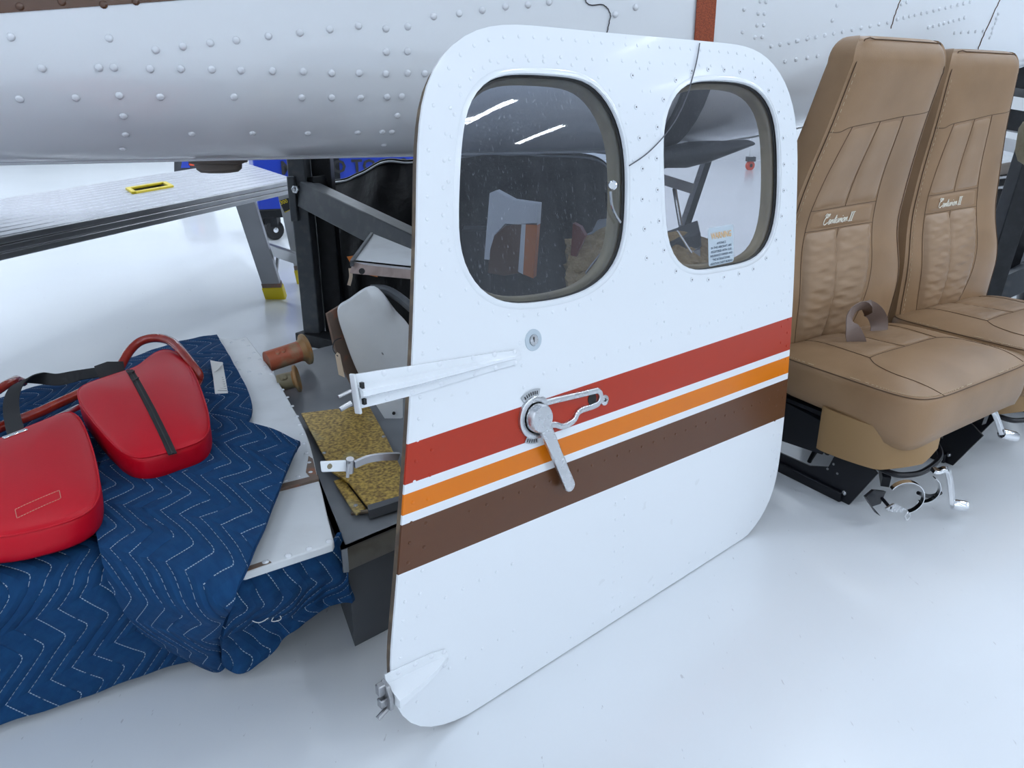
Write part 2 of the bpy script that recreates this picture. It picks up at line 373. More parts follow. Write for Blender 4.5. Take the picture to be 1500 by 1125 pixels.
def text2d(txt, size=1., extr=0., spacing=1., shear=0., bold=0.):
    cu = bpy.data.curves.new('t', 'FONT'); cu.body = txt; cu.size = size; cu.space_character = spacing; cu.shear = shear; cu.offset = bold
    cu.resolution_u = 2
    o = bpy.data.objects.new('t', cu); COL.objects.link(o); dg = bpy.context.evaluated_depsgraph_get(); dg.update()
    me = bpy.data.meshes.new_from_object(o.evaluated_get(dg)); vs = [(q.co.x, q.co.y) for q in me.vertices]; fs = [tuple(p.vertices) for p in me.polygons]
    bpy.data.objects.remove(o); bpy.data.curves.remove(cu); bpy.data.meshes.remove(me)
    return vs, fs
def put_text(mb, txt, size, fn, spacing=1., shear=0., bold=0., align='L'):
    vs_, fs_ = text2d(txt, size, 0, spacing, shear, bold)
    if not vs_: return
    w = max(v[0] for v in vs_); dx = {'L': 0, 'C': -w / 2}[align]
    mb.add([fn(x + dx, y) for x, y in vs_], fs_)

# ------------------------------------------------------------------ the hangar
def slab(name, pts, th, m, up=-EZ, kind='structure'):
    mb = MB(); mb.prism(pts, np.asarray(up) * th); o = mb.obj(name, m, smooth=None, kind=kind); return o
X0, X1, Y0, Y1, ZC = -9., 21., -9., 15., 4.9
slab('floor', [V(X0, Y0, 0), V(X1, Y0, 0), V(X1, Y1, 0), V(X0, Y1, 0)], .2, 'floor')
slab('ceiling', [V(X0, Y0, ZC), V(X1, Y0, ZC), V(X1, Y1, ZC), V(X0, Y1, ZC)], .2, 'ceiling', EZ)
def wall(name, a, b, out): slab(name, [V(*a, 0), V(*b, 0), V(*b, ZC), V(*a, ZC)], .2, 'wall', out)
wall('wall_left', (X0, Y0), (X0, Y1), V(-1, 0, 0)); wall('wall_right', (X1, Y0), (X1, Y1), V(1, 0, 0))
wall('wall_back', (X0, Y1), (X1, Y1), V(0, 1, 0)); wall('wall_front', (X0, Y0), (X1, Y0), V(0, -1, 0))

# ------------------------------------------------------------------ twin-tube ceiling lights (two of them mirror in the larger door window)
Pa, Pb = W(760, 1006), W(1000, 851); dt = nrm(Pb - Pa); dn = V(dt[1], -dt[0], 0); DO = W(700, 1040)
C1, C2 = -.02, .13
def dbz(v): return C1 * v + C2 * v * v
def dN(v): return nrm(dn + EZ * (C1 + 2 * C2 * v))
def D(u, v, off=0.): return DO + dt * u - dn * dbz(v) + EZ * v + dN(v) * off
def dhit(x, y):
    d = ray(x, y); lo, hi = .3, 4.
    for _ in range(50):
        m_ = (lo + hi) / 2; q = CAM + d * m_
        if (q - DO) @ dn + dbz(q[2]) > 0: lo = m_
        else: hi = m_
    q = CAM + d * lo; return V((q - DO) @ dt, q[2])
ZL = 4.72
def mirror_hit(x, y):
    u, v = dhit(x, y); q = D(u, v); n = dN(v); d = nrm(ray(x, y)); r = d - 2 * (d @ n) * n; return q + r * (ZL - q[2]) / r[2]
m1a, m1b, m2a, m2b = [mirror_hit(*p) for p in ((679, 181), (756, 148), (757, 210), (829, 184))]
la = nrm(m1b - m1a); lb = V(la[1], -la[0], 0); anchor = (m1a + m1b) / 2; stepA = (m2a + m2b) / 2 - anchor
def mirrored_px(c):
    """where the door windows show the mirror image of c"""
    q = D(.4, .84); n = dN(.84); m_ = c - 2 * ((c - q) @ n) * n - CAM
    zc = m_ @ fw; return (750 + F * m_[0] / zc, 562.5 - F * (m_ @ upv) / zc) if zc > 0 else (-999, -999)
for i in range(-7, 2):
    for j in range(-7, 12):
        c = anchor + stepA * i + la * (j * 3.1)
        if not (X0 + .8 < c[0] < X1 - .6 and Y0 + .8 < c[1] < Y1 - .8): continue
        mp_ = mirrored_px(c)
        if (i, j) not in ((0, 0), (1, 0)) and 560 < mp_[0] < 1200 and 80 < mp_[1] < 470: continue
        if c[0] < 2.6 and -2.2 < c[1] < 2.0: continue
        t = empty('ceiling_light', c, 'long white twin-tube light hung under the hangar ceiling', 'light', 'hangar ceiling lights')
        mb = MB(); mb.box(c + V(0, 0, .045), (1.20, .20, .05), np.array([la, lb, EZ])); mb.obj('housing', 'fixture', t, smooth=None)
        for sgn, w_ in ((-1, .085), (1, .05)):
            q_ = c + lb * sgn * .055 + EZ * .019
            mb = MB(); mb.add([q_ + la * i_ * .57 + lb * j_ * w_ / 2 for i_, j_ in ((-1, -1), (1, -1), (1, 1), (-1, 1))], [(0, 1, 2, 3)]); mb.obj('led_diffuser', 'tube', t, smooth=None)
        mb = MB(); mb.box(c + V(0, 0, .12), (.03, .03, .12)); mb.obj('hanger', 'fixture', t, smooth=None)
# ------------------------------------------------------------------ fuselage section on stands
A20 = math.radians(20); eF = V(math.cos(A20), math.sin(A20), 0); bF = V(-math.sin(A20), math.cos(A20), 0)
FD, FRX, FHZ = 2.0, .34, .27
def zb(s): return .815 + (.135 * (s - 1.3) ** 1.5 if s > 1.3 else 0)
def qwall(z, s):
    z0 = zb(s); zt = z0 + FHZ
    if z >= zt: return FD + .10 * (z - zt) ** 2
    return FD + FRX * (1 - math.sqrt(max(0., 1 - ((zt - z) / FHZ) ** 2)))
def fpt(s, z, off=0.): return eF * s + bF * (qwall(z, s) - off) + EZ * z
def finside(p): s, q, z = p @ eF, p @ bF, p[2]; return z > zb(s) and q > qwall(z, s)
def fhit(x, y):
    d = ray(x, y); lo = 1.2; k = lo
    while k < 4.5 and not finside(CAM + d * k): k += .004
    if k >= 4.5: return None
    p = CAM + d * k; s = p @ eF; z = max(p[2], zb(s) + .004)
    h = 1e-3; dz = fpt(s, z + h) - fpt(s, z - h) if z - h > zb(s) else fpt(s, z + 2 * h) - fpt(s, z)
    n = nrm(np.cross(dz, eF)); n = n if n @ bF < 0 else -n
    return fpt(s, z), n
fus = empty('aircraft_fuselage', eF * .5 + bF * 2.5 + EZ * .8, 'white riveted aircraft fuselage raised above the floor behind the door and seats', 'fuselage')
rings = []
for s in np.linspace(-3.2, 4.2, 75):
    z0 = zb(s); zt = z0 + FHZ; R = []
    for z in np.linspace(1.60, zt, 8, endpoint=False): R.append((qwall(z, s), z))
    for a in np.linspace(0, math.pi / 2, 13): R.append((FD + FRX * (1 - math.cos(a)), zt - FHZ * math.sin(a)))
    for q in np.linspace(FD + FRX, FD + 1.15 - FRX, 5)[1:-1]: R.append((q, z0))
    for a in np.linspace(0, math.pi / 2, 8): R.append((FD + 1.15 - FRX * (1 - math.sin(a)), zt - FHZ * math.cos(a)))
    R.append((FD + 1.15, 1.6))
    for a in np.linspace(0, math.pi, 9)[1:-1]: R.append((FD + .575 + .575 * math.cos(a), 1.6 + .40 * math.sin(a)))
    rings.append([eF * s + bF * q + EZ * z for q, z in R])
mb = MB(); k = mb.grid(rings, cv=True); n_ = len(rings[0]); mb.f += [tuple(range(k, k + n_)), tuple(range(k + 74 * n_, k + 75 * n_))]
mb.obj('skin', 'paint', fus, smooth=60)
# brown paint stripe along the side, top left
P = []
_a, _b = fhit(0, 20)[0], fhit(270, 0)[0]; SZ0, SZ1 = (_a @ eF, _a[2]), (_b @ eF, _b[2])
for s in np.linspace(-2.6, .6, 40):
    zl = SZ0[1] + (SZ1[1] - SZ0[1]) * (s - SZ0[0]) / (SZ1[0] - SZ0[0])
    P.append([fpt(s, zl + (1.42 - zl) * k / 6, .0015) for k in range(7)])
mb = MB(); mb.grid(P); mb.obj('painted_stripe', 'brownpaint', fus, label='brown painted stripe')
# rolled lap along the belly edge
mb = MB(); mb.tube([eF * s + bF * (FD + FRX - .045) + EZ * (zb(s) + .0015) for s in np.linspace(-3.1, 4.1, 70)], .005, 8); mb.obj('belly_lap', 'paint', fus)
rv = [(16, 54), (160, 56), (62, 100), (145, 99), (167, 99), (29, 145), (111, 143), (175, 140), (235, 142), (181, 170), (184, 197), (180, 218), (281, 196),
      (228, 73), (268, 68), (308, 63), (346, 59), (393, 53), (439, 48), (483, 43), (525, 38), (565, 42), (597, 39), (566, 76), (597, 75),
      (220, 101), (265, 101), (310, 102), (353, 103), (399, 104), (444, 105), (486, 107), (526, 107), (565, 108), (597, 107),
      (343, 142), (442, 143), (486, 143), (528, 143), (567, 142), (588, 141), (582, 169), (370, 195), (451, 195), (524, 194), (560, 193), (574, 193), (562, 212),
      (635, 24), (672, 20), (706, 15), (740, 10), (773, 7), (804, 3), (30, 10), (91, 3), (152, 7), (199, 2), (901, 21), (930, 11), (622, 108)]
dm = MB(); dm.dome((0, 0, 0), (0, 0, 1), .0088, .0045, 10); rme, _ = dm.mesh('rivet', 50, center=False); rme.materials.append(M['rivet'])
bme = rme.copy(); bme.materials.clear(); bme.materials.append(M['brownpaint'])
def rivet_obj(p, n, parent, me=rme, scale=1., name='rivet'):
    o = bpy.data.objects.new(name, me); COL.objects.link(o); place(o, p, parent)
    o.rotation_mode = 'QUATERNION'; o.rotation_quaternion = Vector(n).to_track_quat('Z', 'Y'); o.scale = (scale,) * 3; return o
for x, y in rv:
    h = fhit(x, y)
    if h is not None: rivet_obj(h[0] + h[1] * .0008, h[1], fus, bme if (y < 14 and x < 220) else rme)
# smaller rivet rows on the tail side (too small to pick apart)
mb = MB()
def row(a, b, n, r=.0062):
    for k in range(n):
        t_ = k / max(n - 1, 1); h = fhit(a[0] + (b[0] - a[0]) * t_, a[1] + (b[1] - a[1]) * t_)
        if h is not None: mb.dome(h[0], h[1], r, .004, 7)
row((1113, 2), (1106, 55), 4); row((1121, 3), (1116, 54), 4); row((1089, 14), (1087, 47), 2); row((1225, 8), (1219, 30), 2)
row((1129, 68), (1300, 33), 14); row((1150, 90), (1197, 82), 4); row((1166, 60), (1184, 55), 2); row((1314, 28), (1420, 3), 13); row((1360, 40), (1412, 26), 8)
row((1320, 6), (1328, 3), 2); row((1398, 48), (1440, 45), 5); row((1450, 55), (1462, 20), 6)
mb.obj('small_rivets', 'rivet', fus, kind='stuff')
for pts in ([(1318, 0), (1311, 20), (1304, 42)], [(1464, 0), (1452, 25), (1440, 52), (1432, 72)]):
    mb = MB(); hs = [fhit(*p) for p in crom(pts, 5)]; mb.tube([h[0] + h[1] * .0006 for h in hs if h is not None], .0016, 6); mb.obj('panel_seam', 'thread', fus)
mb = MB(); hs = [fhit(*p) for p in crom([(855, -6), (858, 4), (866, 8), (880, 7), (888, 12), (893, 22), (891, 34), (888, 48)], 5)]
mb.tube([h[0] + h[1] * .003 for h in hs], .0014, 6); mb.obj('loose_wire', 'wireblack', None, label='thin black wire looping down the fuselage above the door top', cat='wire')
# rubber drain boot under the belly
c = PL(320, 236, bF * (FD + .36), bF); c[2] = zb(c @ eF)
mb = MB(); prof = [(.075, .0), (.075, -.012), (.060, -.016), (.058, -.030), (.048, -.038), (.030, -.040)]
mb.lathe([(r, h) for r, h in prof], c, EZ, 20)
mb.v = [V(*(c + eF * ((q - c) @ eF) * 1.05 + bF * ((q - c) @ bF) * .7 + EZ * (q[2] - c[2]))) for q in mb.v]
mb.obj('drain_boot', 'boot', fus, label='taupe rubber boot under the belly')
# webbing strap round the fuselage
ss = fhit(1031, 30)[0] @ eF
pth = [fpt(ss, z, .006) for z in np.linspace(1.58, zb(ss) + FHZ, 14)]
pth2 = [eF * (ss - .02 * k / 10) + bF * (FD + FRX * (1 - math.cos(a)) - .010) + EZ * (zb(ss) + FHZ - (FHZ + .012) * math.sin(a)) for k, a in enumerate(np.linspace(0, math.pi / 2, 11))]
st = empty('cargo_strap', pth2[-1], 'orange-red webbing strap slung under the fuselage above the door', 'strap')
mb = MB(); mb.ribbon(pth, eF, .062, .004); mb.obj('webbing', 'strap', st)
mb = MB(); mb.ribbon([pth[-1] + EZ * .01] + pth2 + [pth2[-1] + bF * .4], eF, [.06, .075] + [.085] * 11, .014); mb.obj('padded_sleeve', 'greyrub', st, label='charcoal padded sleeve')

# ------------------------------------------------------------------ the aircraft door
OUT = [(614, 180), (612, 220), (611, 344), (609, 400), (606, 493), (604.7, 532), (601, 585), (598, 647), (593.5, 700), (588.5, 770), (583, 844), (576, 924), (571, 983), (574, 1020), (580, 1042), (589, 1056), (602, 1065), (618, 1069), (636, 1068), (662, 1060), (682, 1050), (710, 1033), (807, 975), (913, 908), (988, 860), (1050, 821), (1076, 803), (1097, 783), (1118, 755), (1133, 720), (1140, 688), (1145, 645), (1149, 610), (1155, 540), (1160, 465), (1165, 350), (1168, 260), (1168, 200), (1164, 160), (1155, 128), (1140, 100), (1118, 78), (1092, 67), (1040, 61), (960, 54), (880, 47), (820, 41), (775, 37), (738, 34), (706, 38), (678, 50), (652, 71), (632, 98), (620, 132)]
WN1 = [(680, 176), (686, 153), (700, 129), (717, 115), (738, 109), (766, 108), (804, 110), (846, 114), (868, 122), (887, 141), (902, 167), (912, 195), (917, 231), (918, 269), (917, 314), (914, 350), (906, 378), (889, 404), (858, 426), (813, 439), (760, 445), (733, 442), (710, 431), (689, 407), (676, 378), (672, 352), (671.5, 317), (674, 243), (677, 202)]
WN2 = [(971, 191), (975, 168), (984, 145), (997, 128), (1014, 120), (1050, 118), (1083, 120.5), (1105, 126.5), (1122, 141), (1133, 161), (1138, 183), (1140.5, 224), (1140.5, 279), (1138, 315), (1130, 350), (1115, 373), (1094, 384), (1058, 391), (1020, 396.5), (1001, 392), (986, 377), (978, 357), (974, 320), (972.5, 265), (971, 224)]
def uvloop(px, n): return smooth_closed(resample(crom([dhit(*p) for p in px], 8, True), n, True), 4)
outl = uvloop(OUT, 150); outl[:, 1] = np.maximum(outl[:, 1], .003)
win = [uvloop(WN1, 72), uvloop(WN2, 64)]
def offset_loop(Lp, d):
    """offset a closed uv loop outwards by d"""
    Lp = np.array(Lp); T = np.roll(Lp, -1, 0) - np.roll(Lp, 1, 0); T /= np.linalg.norm(T, axis=1, keepdims=True); Nn = np.stack([T[:, 1], -T[:, 0]], 1)
    area = np.sum(Lp[:, 0] * np.roll(Lp[:, 1], -1) - np.roll(Lp[:, 0], -1) * Lp[:, 1])
    return Lp + Nn * (d if area > 0 else -d)
def panel_faces(loops, step=.03):
    bm = bmesh.new()
    for Lp in loops:
        vv = [bm.verts.new((q[0], q[1], 0)) for q in Lp]
        for a, b in zip(vv, vv[1:] + vv[:1]): bm.edges.new((a, b))
    bmesh.ops.triangle_fill(bm, use_beauty=True, use_dissolve=False, edges=bm.edges[:], normal=(0, 0, 1))
    for v in np.arange(.02, 1.1, step):
        bmesh.ops.bisect_plane(bm, geom=bm.verts[:] + bm.edges[:] + bm.faces[:], plane_co=(0, v, 0), plane_no=(0, 1, 0), dist=1e-5)
    bm.verts.index_update(); bm.verts.ensure_lookup_table()
    vs_ = [(v.co.x, v.co.y) for v in bm.verts]; fs_ = [tuple(v.index for v in f.verts) for f in bm.faces]
    bd = [(e.verts[0].index, e.verts[1].index) for e in bm.edges if len(e.link_faces) == 1]; bm.free()
    return vs_, fs_, bd
def door_panel(mb, loops, o0, o1, step=.03):
    vs_, fs_, bd = panel_faces(loops, step)
    k0 = mb.add([D(u, v, o0) for u, v in vs_], fs_); k1 = mb.add([D(u, v, o1) for u, v in vs_], [f[::-1] for f in fs_])
    for i, (u, v) in enumerate(vs_): mb.uv[k0 + i] = (u, v); mb.uv[k1 + i] = (u, v)
    mb.f += [(k0 + a, k0 + b, k1 + b, k1 + a) for a, b in bd]
door = empty('aircraft_door', D(.4, 0), 'white aircraft door with two windows and red, orange and brown stripes leaning upright on the floor', 'aircraft door')
mb = MB(); door_panel(mb, [outl] + win, 0, -.004); skin = mb.obj('door_skin', 'door', door, smooth=40)
# inner pan: a box section behind the skin with a dark seal round its edge
ins = offset_loop(outl, -.006); inb = offset_loop(outl, -.018); inn = offset_loop(outl, -.07)
mb = MB(); mb.grid([[D(u, max(v, .004), o) for u, v in Lp] for Lp, o in ((ins, -.003), (ins, -.022), (inb, -.03), (inn, -.032), (inn, -.008))], cv=True)
mb.obj('edge_seal', 'seal', door, smooth=50, label='brown rubber edge seal')
mb = MB(); door_panel(mb, [offset_loop(outl, -.06)] + [offset_loop(w_, .012) for w_ in win], -.026, -.030, .06); mb.obj('inner_panel', 'tan_rim', door, smooth=40)
# windows: flange, recess wall, pane
for k, w_ in enumerate(win):
    nm = ('pane_dark', 'pane_clear')[k]
    mb = MB(); mb.grid([[D(u, v, o) for u, v in Lp] for Lp, o in ((offset_loop(w_, .010), -.0005), (offset_loop(w_, .007), .0022), (offset_loop(w_, .001), .0018), (w_, -.002))], cv=True)
    fl = mb.obj('window_flange', 'paint', door, smooth=60)
    mb = MB(); mb.grid([[D(u, v, o) for u, v in Lp] for Lp, o in ((w_, -.0035), (offset_loop(w_, .001), -.007), (offset_loop(w_, -.002), -.009))], cv=True); mb.obj('window_gasket', 'dark', door, smooth=60)
    mb = MB(); mb.grid([[D(u, v, o) for u, v in Lp] for Lp, o in ((offset_loop(w_, .003), -.0125), (offset_loop(w_, -.006), -.014), (offset_loop(w_, -.010), -.024), (offset_loop(w_, -.006), -.038), (offset_loop(w_, .012), -.040))], cv=True); mb.obj('window_rim', 'tan_rim', door, smooth=60)
    # single-surface pane (faces only, front)
    vs_, fs_, bd = panel_faces([offset_loop(w_, .001)], .05)
    mb = MB(); mb.add([D(u, v, -.0100) for u, v in vs_], fs_); mb.obj('window_pane', nm, door, smooth=40)
# rivets
mb = MB()
def rvt(u, v, r=.003):
    k = len(mb.v); mb.dome(D(u, v, .0001), dN(v), r, .0012, 7)
    for i in range(k, len(mb.v)): mb.uv[i] = (u, v)
def rivets_on(loop, sp, r=.003, skip=None):
    for u, v in resample(list(loop), int(sum(np.linalg.norm(np.roll(loop, -1, 0) - loop, axis=1)) / sp), True):
        if v > .012 and (skip is None or not skip(u, v)): rvt(u, v, r)
rivets_on(offset_loop(outl, -.016), .030, .003, lambda u, v: v < .12)
rivets_on(offset_loop(outl, -.042), .036, .003, lambda u, v: v < .18)
rivets_on(offset_loop(outl, -.028), .06, .0026, lambda u, v: v > .2)
rivets_on(offset_loop(win[0], .019), .030)
for u in np.arange(.17, .9, .030): rvt(u, .552)
for u in np.arange(.0, .9, .034): rvt(u, .375 - .045 * u)
for u in (.335, .36):
    for v in np.arange(.03, .27, .034): rvt(u, v, .0027)
for u in (.458, .480):
    for v in np.arange(.58, 1.03, .036): rvt(u + .010 * (v > .8), v, .0027)
for v in (.25, .12):
    for u in np.arange(-.09, .1, .034): rvt(u, v)
for v in np.arange(.54, .65, .035): rvt(.125, v)
mb.obj('rivets', 'door', door, kind='stuff')
mb = MB(); mb2 = MB()
for u, v in resample(list(offset_loop(win[1], .020)), 26, True):
    mb.lathe([(.0046, -.0005), (.0044, .0012), (.0028, .0014)], D(u, v), dN(v), 10); mb2.lathe([(.0014, .0), (.0014, .0017)], D(u, v), dN(v), 8)
for v in (.70, .75, .80, .85, .90, .95, 1.0):
    u = .437 + .008 * (v > .8); mb.lathe([(.0046, -.0005), (.0044, .0012), (.0028, .0014)], D(u, v), dN(v), 10); mb2.lathe([(.0014, .0), (.0014, .0017)], D(u, v), dN(v), 8)
mb.obj('screw_heads', 'rivet', door, kind='stuff'); mb2.obj('screw_slots', 'ink', door, kind='stuff')
# hinge arms (hat section)
def hinge(path, name_label, end):
    rings = []
    for (u, v, w, hgt, rw) in path:
        up = V(.0, 1.); prof = [(-1, 0), (-1, .0025), (-rw - .1, .0035), (-rw * .6, hgt), (rw * .5, hgt), (rw + .05, .0035), (1, .0025), (1, 0)]
        rings.append([D(u, v + a * w / 2, .0006 + b_) for a, b_ in prof])
    mb = MB(); k = mb.grid(rings, cv=True); m_ = len(rings[0]); mb.f += [tuple(range(k, k + m_)), tuple(range(k + (len(rings) - 1) * m_, k + len(rings) * m_))]
    h = mb.obj('hinge_arm', 'paint', door, smooth=35, label=name_label)
    mb = MB()
    for (u, v, w, hgt, rw) in path[1:-1]:
        for s_ in (-.78, .78): mb.dome(D(u, v + s_ * w / 2, .003), dN(v), .0042, .0018, 9)
    mb.obj('hinge_rivets', 'rivet', h, kind='stuff')
    return h
h1 = hinge([(.122, .591, .012, .002, .2), (.110, .591, .022, .004, .25), (.07, .5935, .026, .007, .3), (.03, .595, .030, .011, .3), (-.03, .597, .036, .014, .3), (-.08, .5985, .041, .016, .3), (-.12, .601, .044, .018, .3), (-.164, .6035, .046, .020, .3)], 'long white upper hinge arm reaching past the door edge', 0)
mb = MB(); mb.prism([D(-.165, .574, -.002), D(-.165, .628, -.002), D(-.165, .629, .012), D(-.165, .576, .014)], -dt * .004); mb.obj('clevis_plate', 'paint2', h1, bevel=.002)
mb = MB(); mb.tube([D(-.172, .607, .004), D(-.190, .603, .002)], .0024, 8); mb.obj('hinge_pin', 'steel', h1)
mb = MB(); mb.tube([D(-.172, .590, .0), D(-.188, .585, -.002)], .0034, 8); mb.obj('hinge_pin', 'steel', h1)
mb = MB(); mb.box(D(-.160, .612, .0125), (.004, .009, .006), np.array([dt, EZ, dN(.6)])); mb.obj('hinge_slot', 'dark', h1)
mb = MB(); mb.box(D(-.160, .591, .0125), (.004, .008, .006), np.array([dt, EZ, dN(.6)])); mb.obj('hinge_slot', 'dark', h1)
h2 = hinge([(-.060, .146, .016, .003, .25), (-.067, .146, .032, .006, .25), (-.09, .146, .043, .018, .3), (-.12, .146, .049, .027, .34), (-.15, .146, .054, .034, .38), (-.172, .146, .057, .038, .42)], 'short white lower hinge arm at the bottom corner', 0)
mb = MB(); mb.prism([D(-.173, .122, .002), D(-.173, .170, .002), D(-.173, .166, .018), D(-.173, .150, .026), D(-.173, .128, .024)], -dt * .007); mb.obj('clevis_plate', 'steel', h2, bevel=.0015)
mb = MB(); mb.box(D(-.184, .160, .008), (.012, .018, .012), np.array([dt, EZ, dN(.2)])); mb.box(D(-.184, .138, .010), (.012, .014, .012), np.array([dt, EZ, dN(.2)])); mb.obj('hinge_knuckle', 'steel', h2, bevel=.002)
mb = MB(); mb.tube([D(-.176, .126, .012), D(-.196, .118, .014)], .004, 8); mb.obj('hinge_pin', 'steel', h2)
# lock
lk = dhit(781, 498)
mb = MB(); mb.lathe([(.0175, -.0005), (.0170, .0012), (.0095, .0016), (.0095, .0006)], D(*lk), dN(lk[1]), 28); lo = mb.obj('lock_ring', 'sticker', door, label='grey ring round the key lock')
mb = MB(); mb.lathe([(.0085, .0), (.0083, .0024), (.0, .0026)], D(*lk), dN(lk[1]), 24); cy = mb.obj('lock_cylinder', 'worn_chrome', lo)
mb = MB(); mb.box(D(lk[0] - .0005, lk[1], .0026), (.0014, .0105, .0008), np.array([dt, EZ, dN(.6)])); mb.obj('key_slot', 'ink', lo)
# latch handle with bezel
hc = V(.143, .487)
def DD(p, off): return D(p[0], p[1], off)
slotdir = nrm(V(.285 - .143, .482 - .490)); sd90 = V(-slotdir[1], slotdir[0])
pts = []
for a in np.linspace(math.radians(38), math.radians(318), 22): pts.append(hc + .030 * V(math.cos(a), math.sin(a)))
pts += [hc + V(.042, -.024), hc + V(.060, -.032), hc + V(.085, -.028), hc + V(.098, -.016), hc + V(.128, -.016)]
for a in np.linspace(-math.pi / 2, math.pi / 2, 9): pts.append(hc + V(.140, -.003) + .0125 * V(math.cos(a), math.sin(a)))
pts += [hc + V(.10, .0125), hc + V(.045, .017)]
bez = resample(crom(pts, 3, True), 120, True)
rg = []
for p_, q_ in zip(bez, bez[1:] + bez[:1]):
    t_ = nrm(q_ - p_); o_ = V(t_[1], -t_[0])
    rg.append([DD(p_ + o_ * a, b_) for a, b_ in ((.0048, 0), (.0048, .005), (.0036, .006), (-.0036, .006), (-.0048, .005), (-.0048, -.002))])
mb = MB(); mb.grid(rg, cu=True, cv=True); bz_ = mb.obj('handle_bezel', 'worn_chrome', door, smooth=40, label='cast keyhole-shaped bezel')
mb = MB(); mb.lathe([(.026, .0004), (.026, .0010), (.0, .0011)], DD(hc, 0), dN(.49), 28); mb.obj('bezel_recess', 'dark', bz_)
mb = MB(); e_ = hc + V(.134, -.004); mb.lathe([(.0105, .0004), (.0105, .0010), (.0, .0011)], DD(e_, 0), dN(.49), 20); mb.obj('finger_hole', 'dark', bz_)
tip = V(.203, .345); ax_ = nrm(tip - hc); nx = V(-ax_[1], ax_[0]); ln = np.linalg.norm(tip - hc)
mb = MB(); mb.lathe([(.0235, .004), (.0235, .017), (.021, .0205), (.0, .0215)], DD(hc, 0), dN(.49), 30); hb = mb.obj('door_handle', 'worn_chrome', door, smooth=40, label='worn chrome latch handle pointing down')
poly = [hc + nx * .0125, hc + ax_ * ln * .5 + nx * .0105] + [tip - ax_ * .011 + .011 * (nx * math.cos(a) + ax_ * math.sin(a)) for a in np.linspace(0, math.pi, 9)] + [hc + ax_ * ln * .5 - nx * .0105, hc - nx * .0125]
mb = MB(); mb.prism([DD(p_, .012) for p_ in poly], dN(.45) * .0075); mb.obj('lever', 'worn_chrome', hb, bevel=.0015)
sc_ = dhit(885, 586)
mb = MB(); mb.lathe([(.0095, 0), (.0092, .0025), (.007, .0034), (.0, .0034)], DD(sc_, 0), dN(.47), 20); sw = mb.obj('bezel_screw', 'worn_chrome', door)
mb = MB(); A3 = np.array([dt, EZ, dN(.47)]); mb.box(DD(sc_, .0034), (.009, .0018, .0006), A3); mb.box(DD(sc_, .0034), (.0018, .009, .0006), A3); mb.obj('cross_slot', 'ink', sw)
for a0, a1, rr, nm in ((70, 125, (.033, .046), 'OPEN'), (235, 275, (.034, .044), 'CLOSE')):
    mb = MB(); ang = np.radians(np.linspace(a0, a1, 10))
    mb.grid([[DD(hc + r * V(math.cos(a), math.sin(a)), .0012) for a in ang] for r in rr]); pl = mb.obj('index_plate', 'greywhite', door, label='small engraved arc plate')
    mb = MB()
    for q in np.linspace(.15, .85, 7 if nm == 'OPEN' else 5):
        a = math.radians(a0 + (a1 - a0) * q); d_ = V(math.cos(a), math.sin(a)); t_ = V(-d_[1], d_[0]); r = sum(rr) / 2
        mb.add([DD(hc + d_ * (r + i * .0028) + t_ * j * .0011, .0017) for i, j in ((-1, -1), (1, -1), (1, 1), (-1, 1))], [(0, 1, 2, 3)])
    mb.obj('engraving', 'ink', pl)
# window latch behind pane one
a_ = dhit(900, 271)
mb = MB(); mb.lathe([(.008, -.002), (.008, .006), (.006, .008), (.0, .008)], D(a_[0] + .004, a_[1], -.006), -dt + dN(.8) * .6, 18); wl = mb.obj('window_latch', 'chrome', door, label='small chrome window latch')
mb = MB(); mb.ribbon(crom([D(*dhit(897, 280), -.004), D(*dhit(899, 300), -.004), D(*dhit(904, 315), -.003), D(*dhit(911, 326), -.003)], 5), dt, .004, .002); mb.obj('latch_lever', 'chrome', wl)
# hold-open strut sticking out of the hinge edge
mb = MB(); q = [dhit(*p) for p in ((600, 675), (575, 676), (553, 680), (535, 688))]; mb.ribbon(crom([D(u, v, -.028) for u, v in q], 5), EZ * 1. + dn * .2, .011, .004)
sa = mb.obj('door_stop', 'steel', door, label='grey hold-open strut')
q = [dhit(*p) for p in ((484, 683), (522, 681), (523, 698), (486, 699))]; mb = MB(); mb.prism([D(u, v, -.026) for u, v in q], -dN(.4) * .004); pl_ = mb.obj('strut_plate', 'paint2', sa, bevel=.0015)
mb = MB(); q = dhit(497, 690); mb.lathe([(.004, 0), (.0035, .0012)], D(*q, -.0265), dN(.4), 10); mb.obj('plate_screw', 'olive', pl_)
mb = MB(); q = dhit(528, 690); mb.lathe([(.0055, -.010), (.0055, .012)], D(*q, -.028), dn * .2 + EZ, 12); q = dhit(521, 700); mb.tube([D(*dhit(522, 684), -.02), D(*dhit(520, 705), -.02)], .0025, 8); mb.obj('strut_pivot', 'steel', sa)
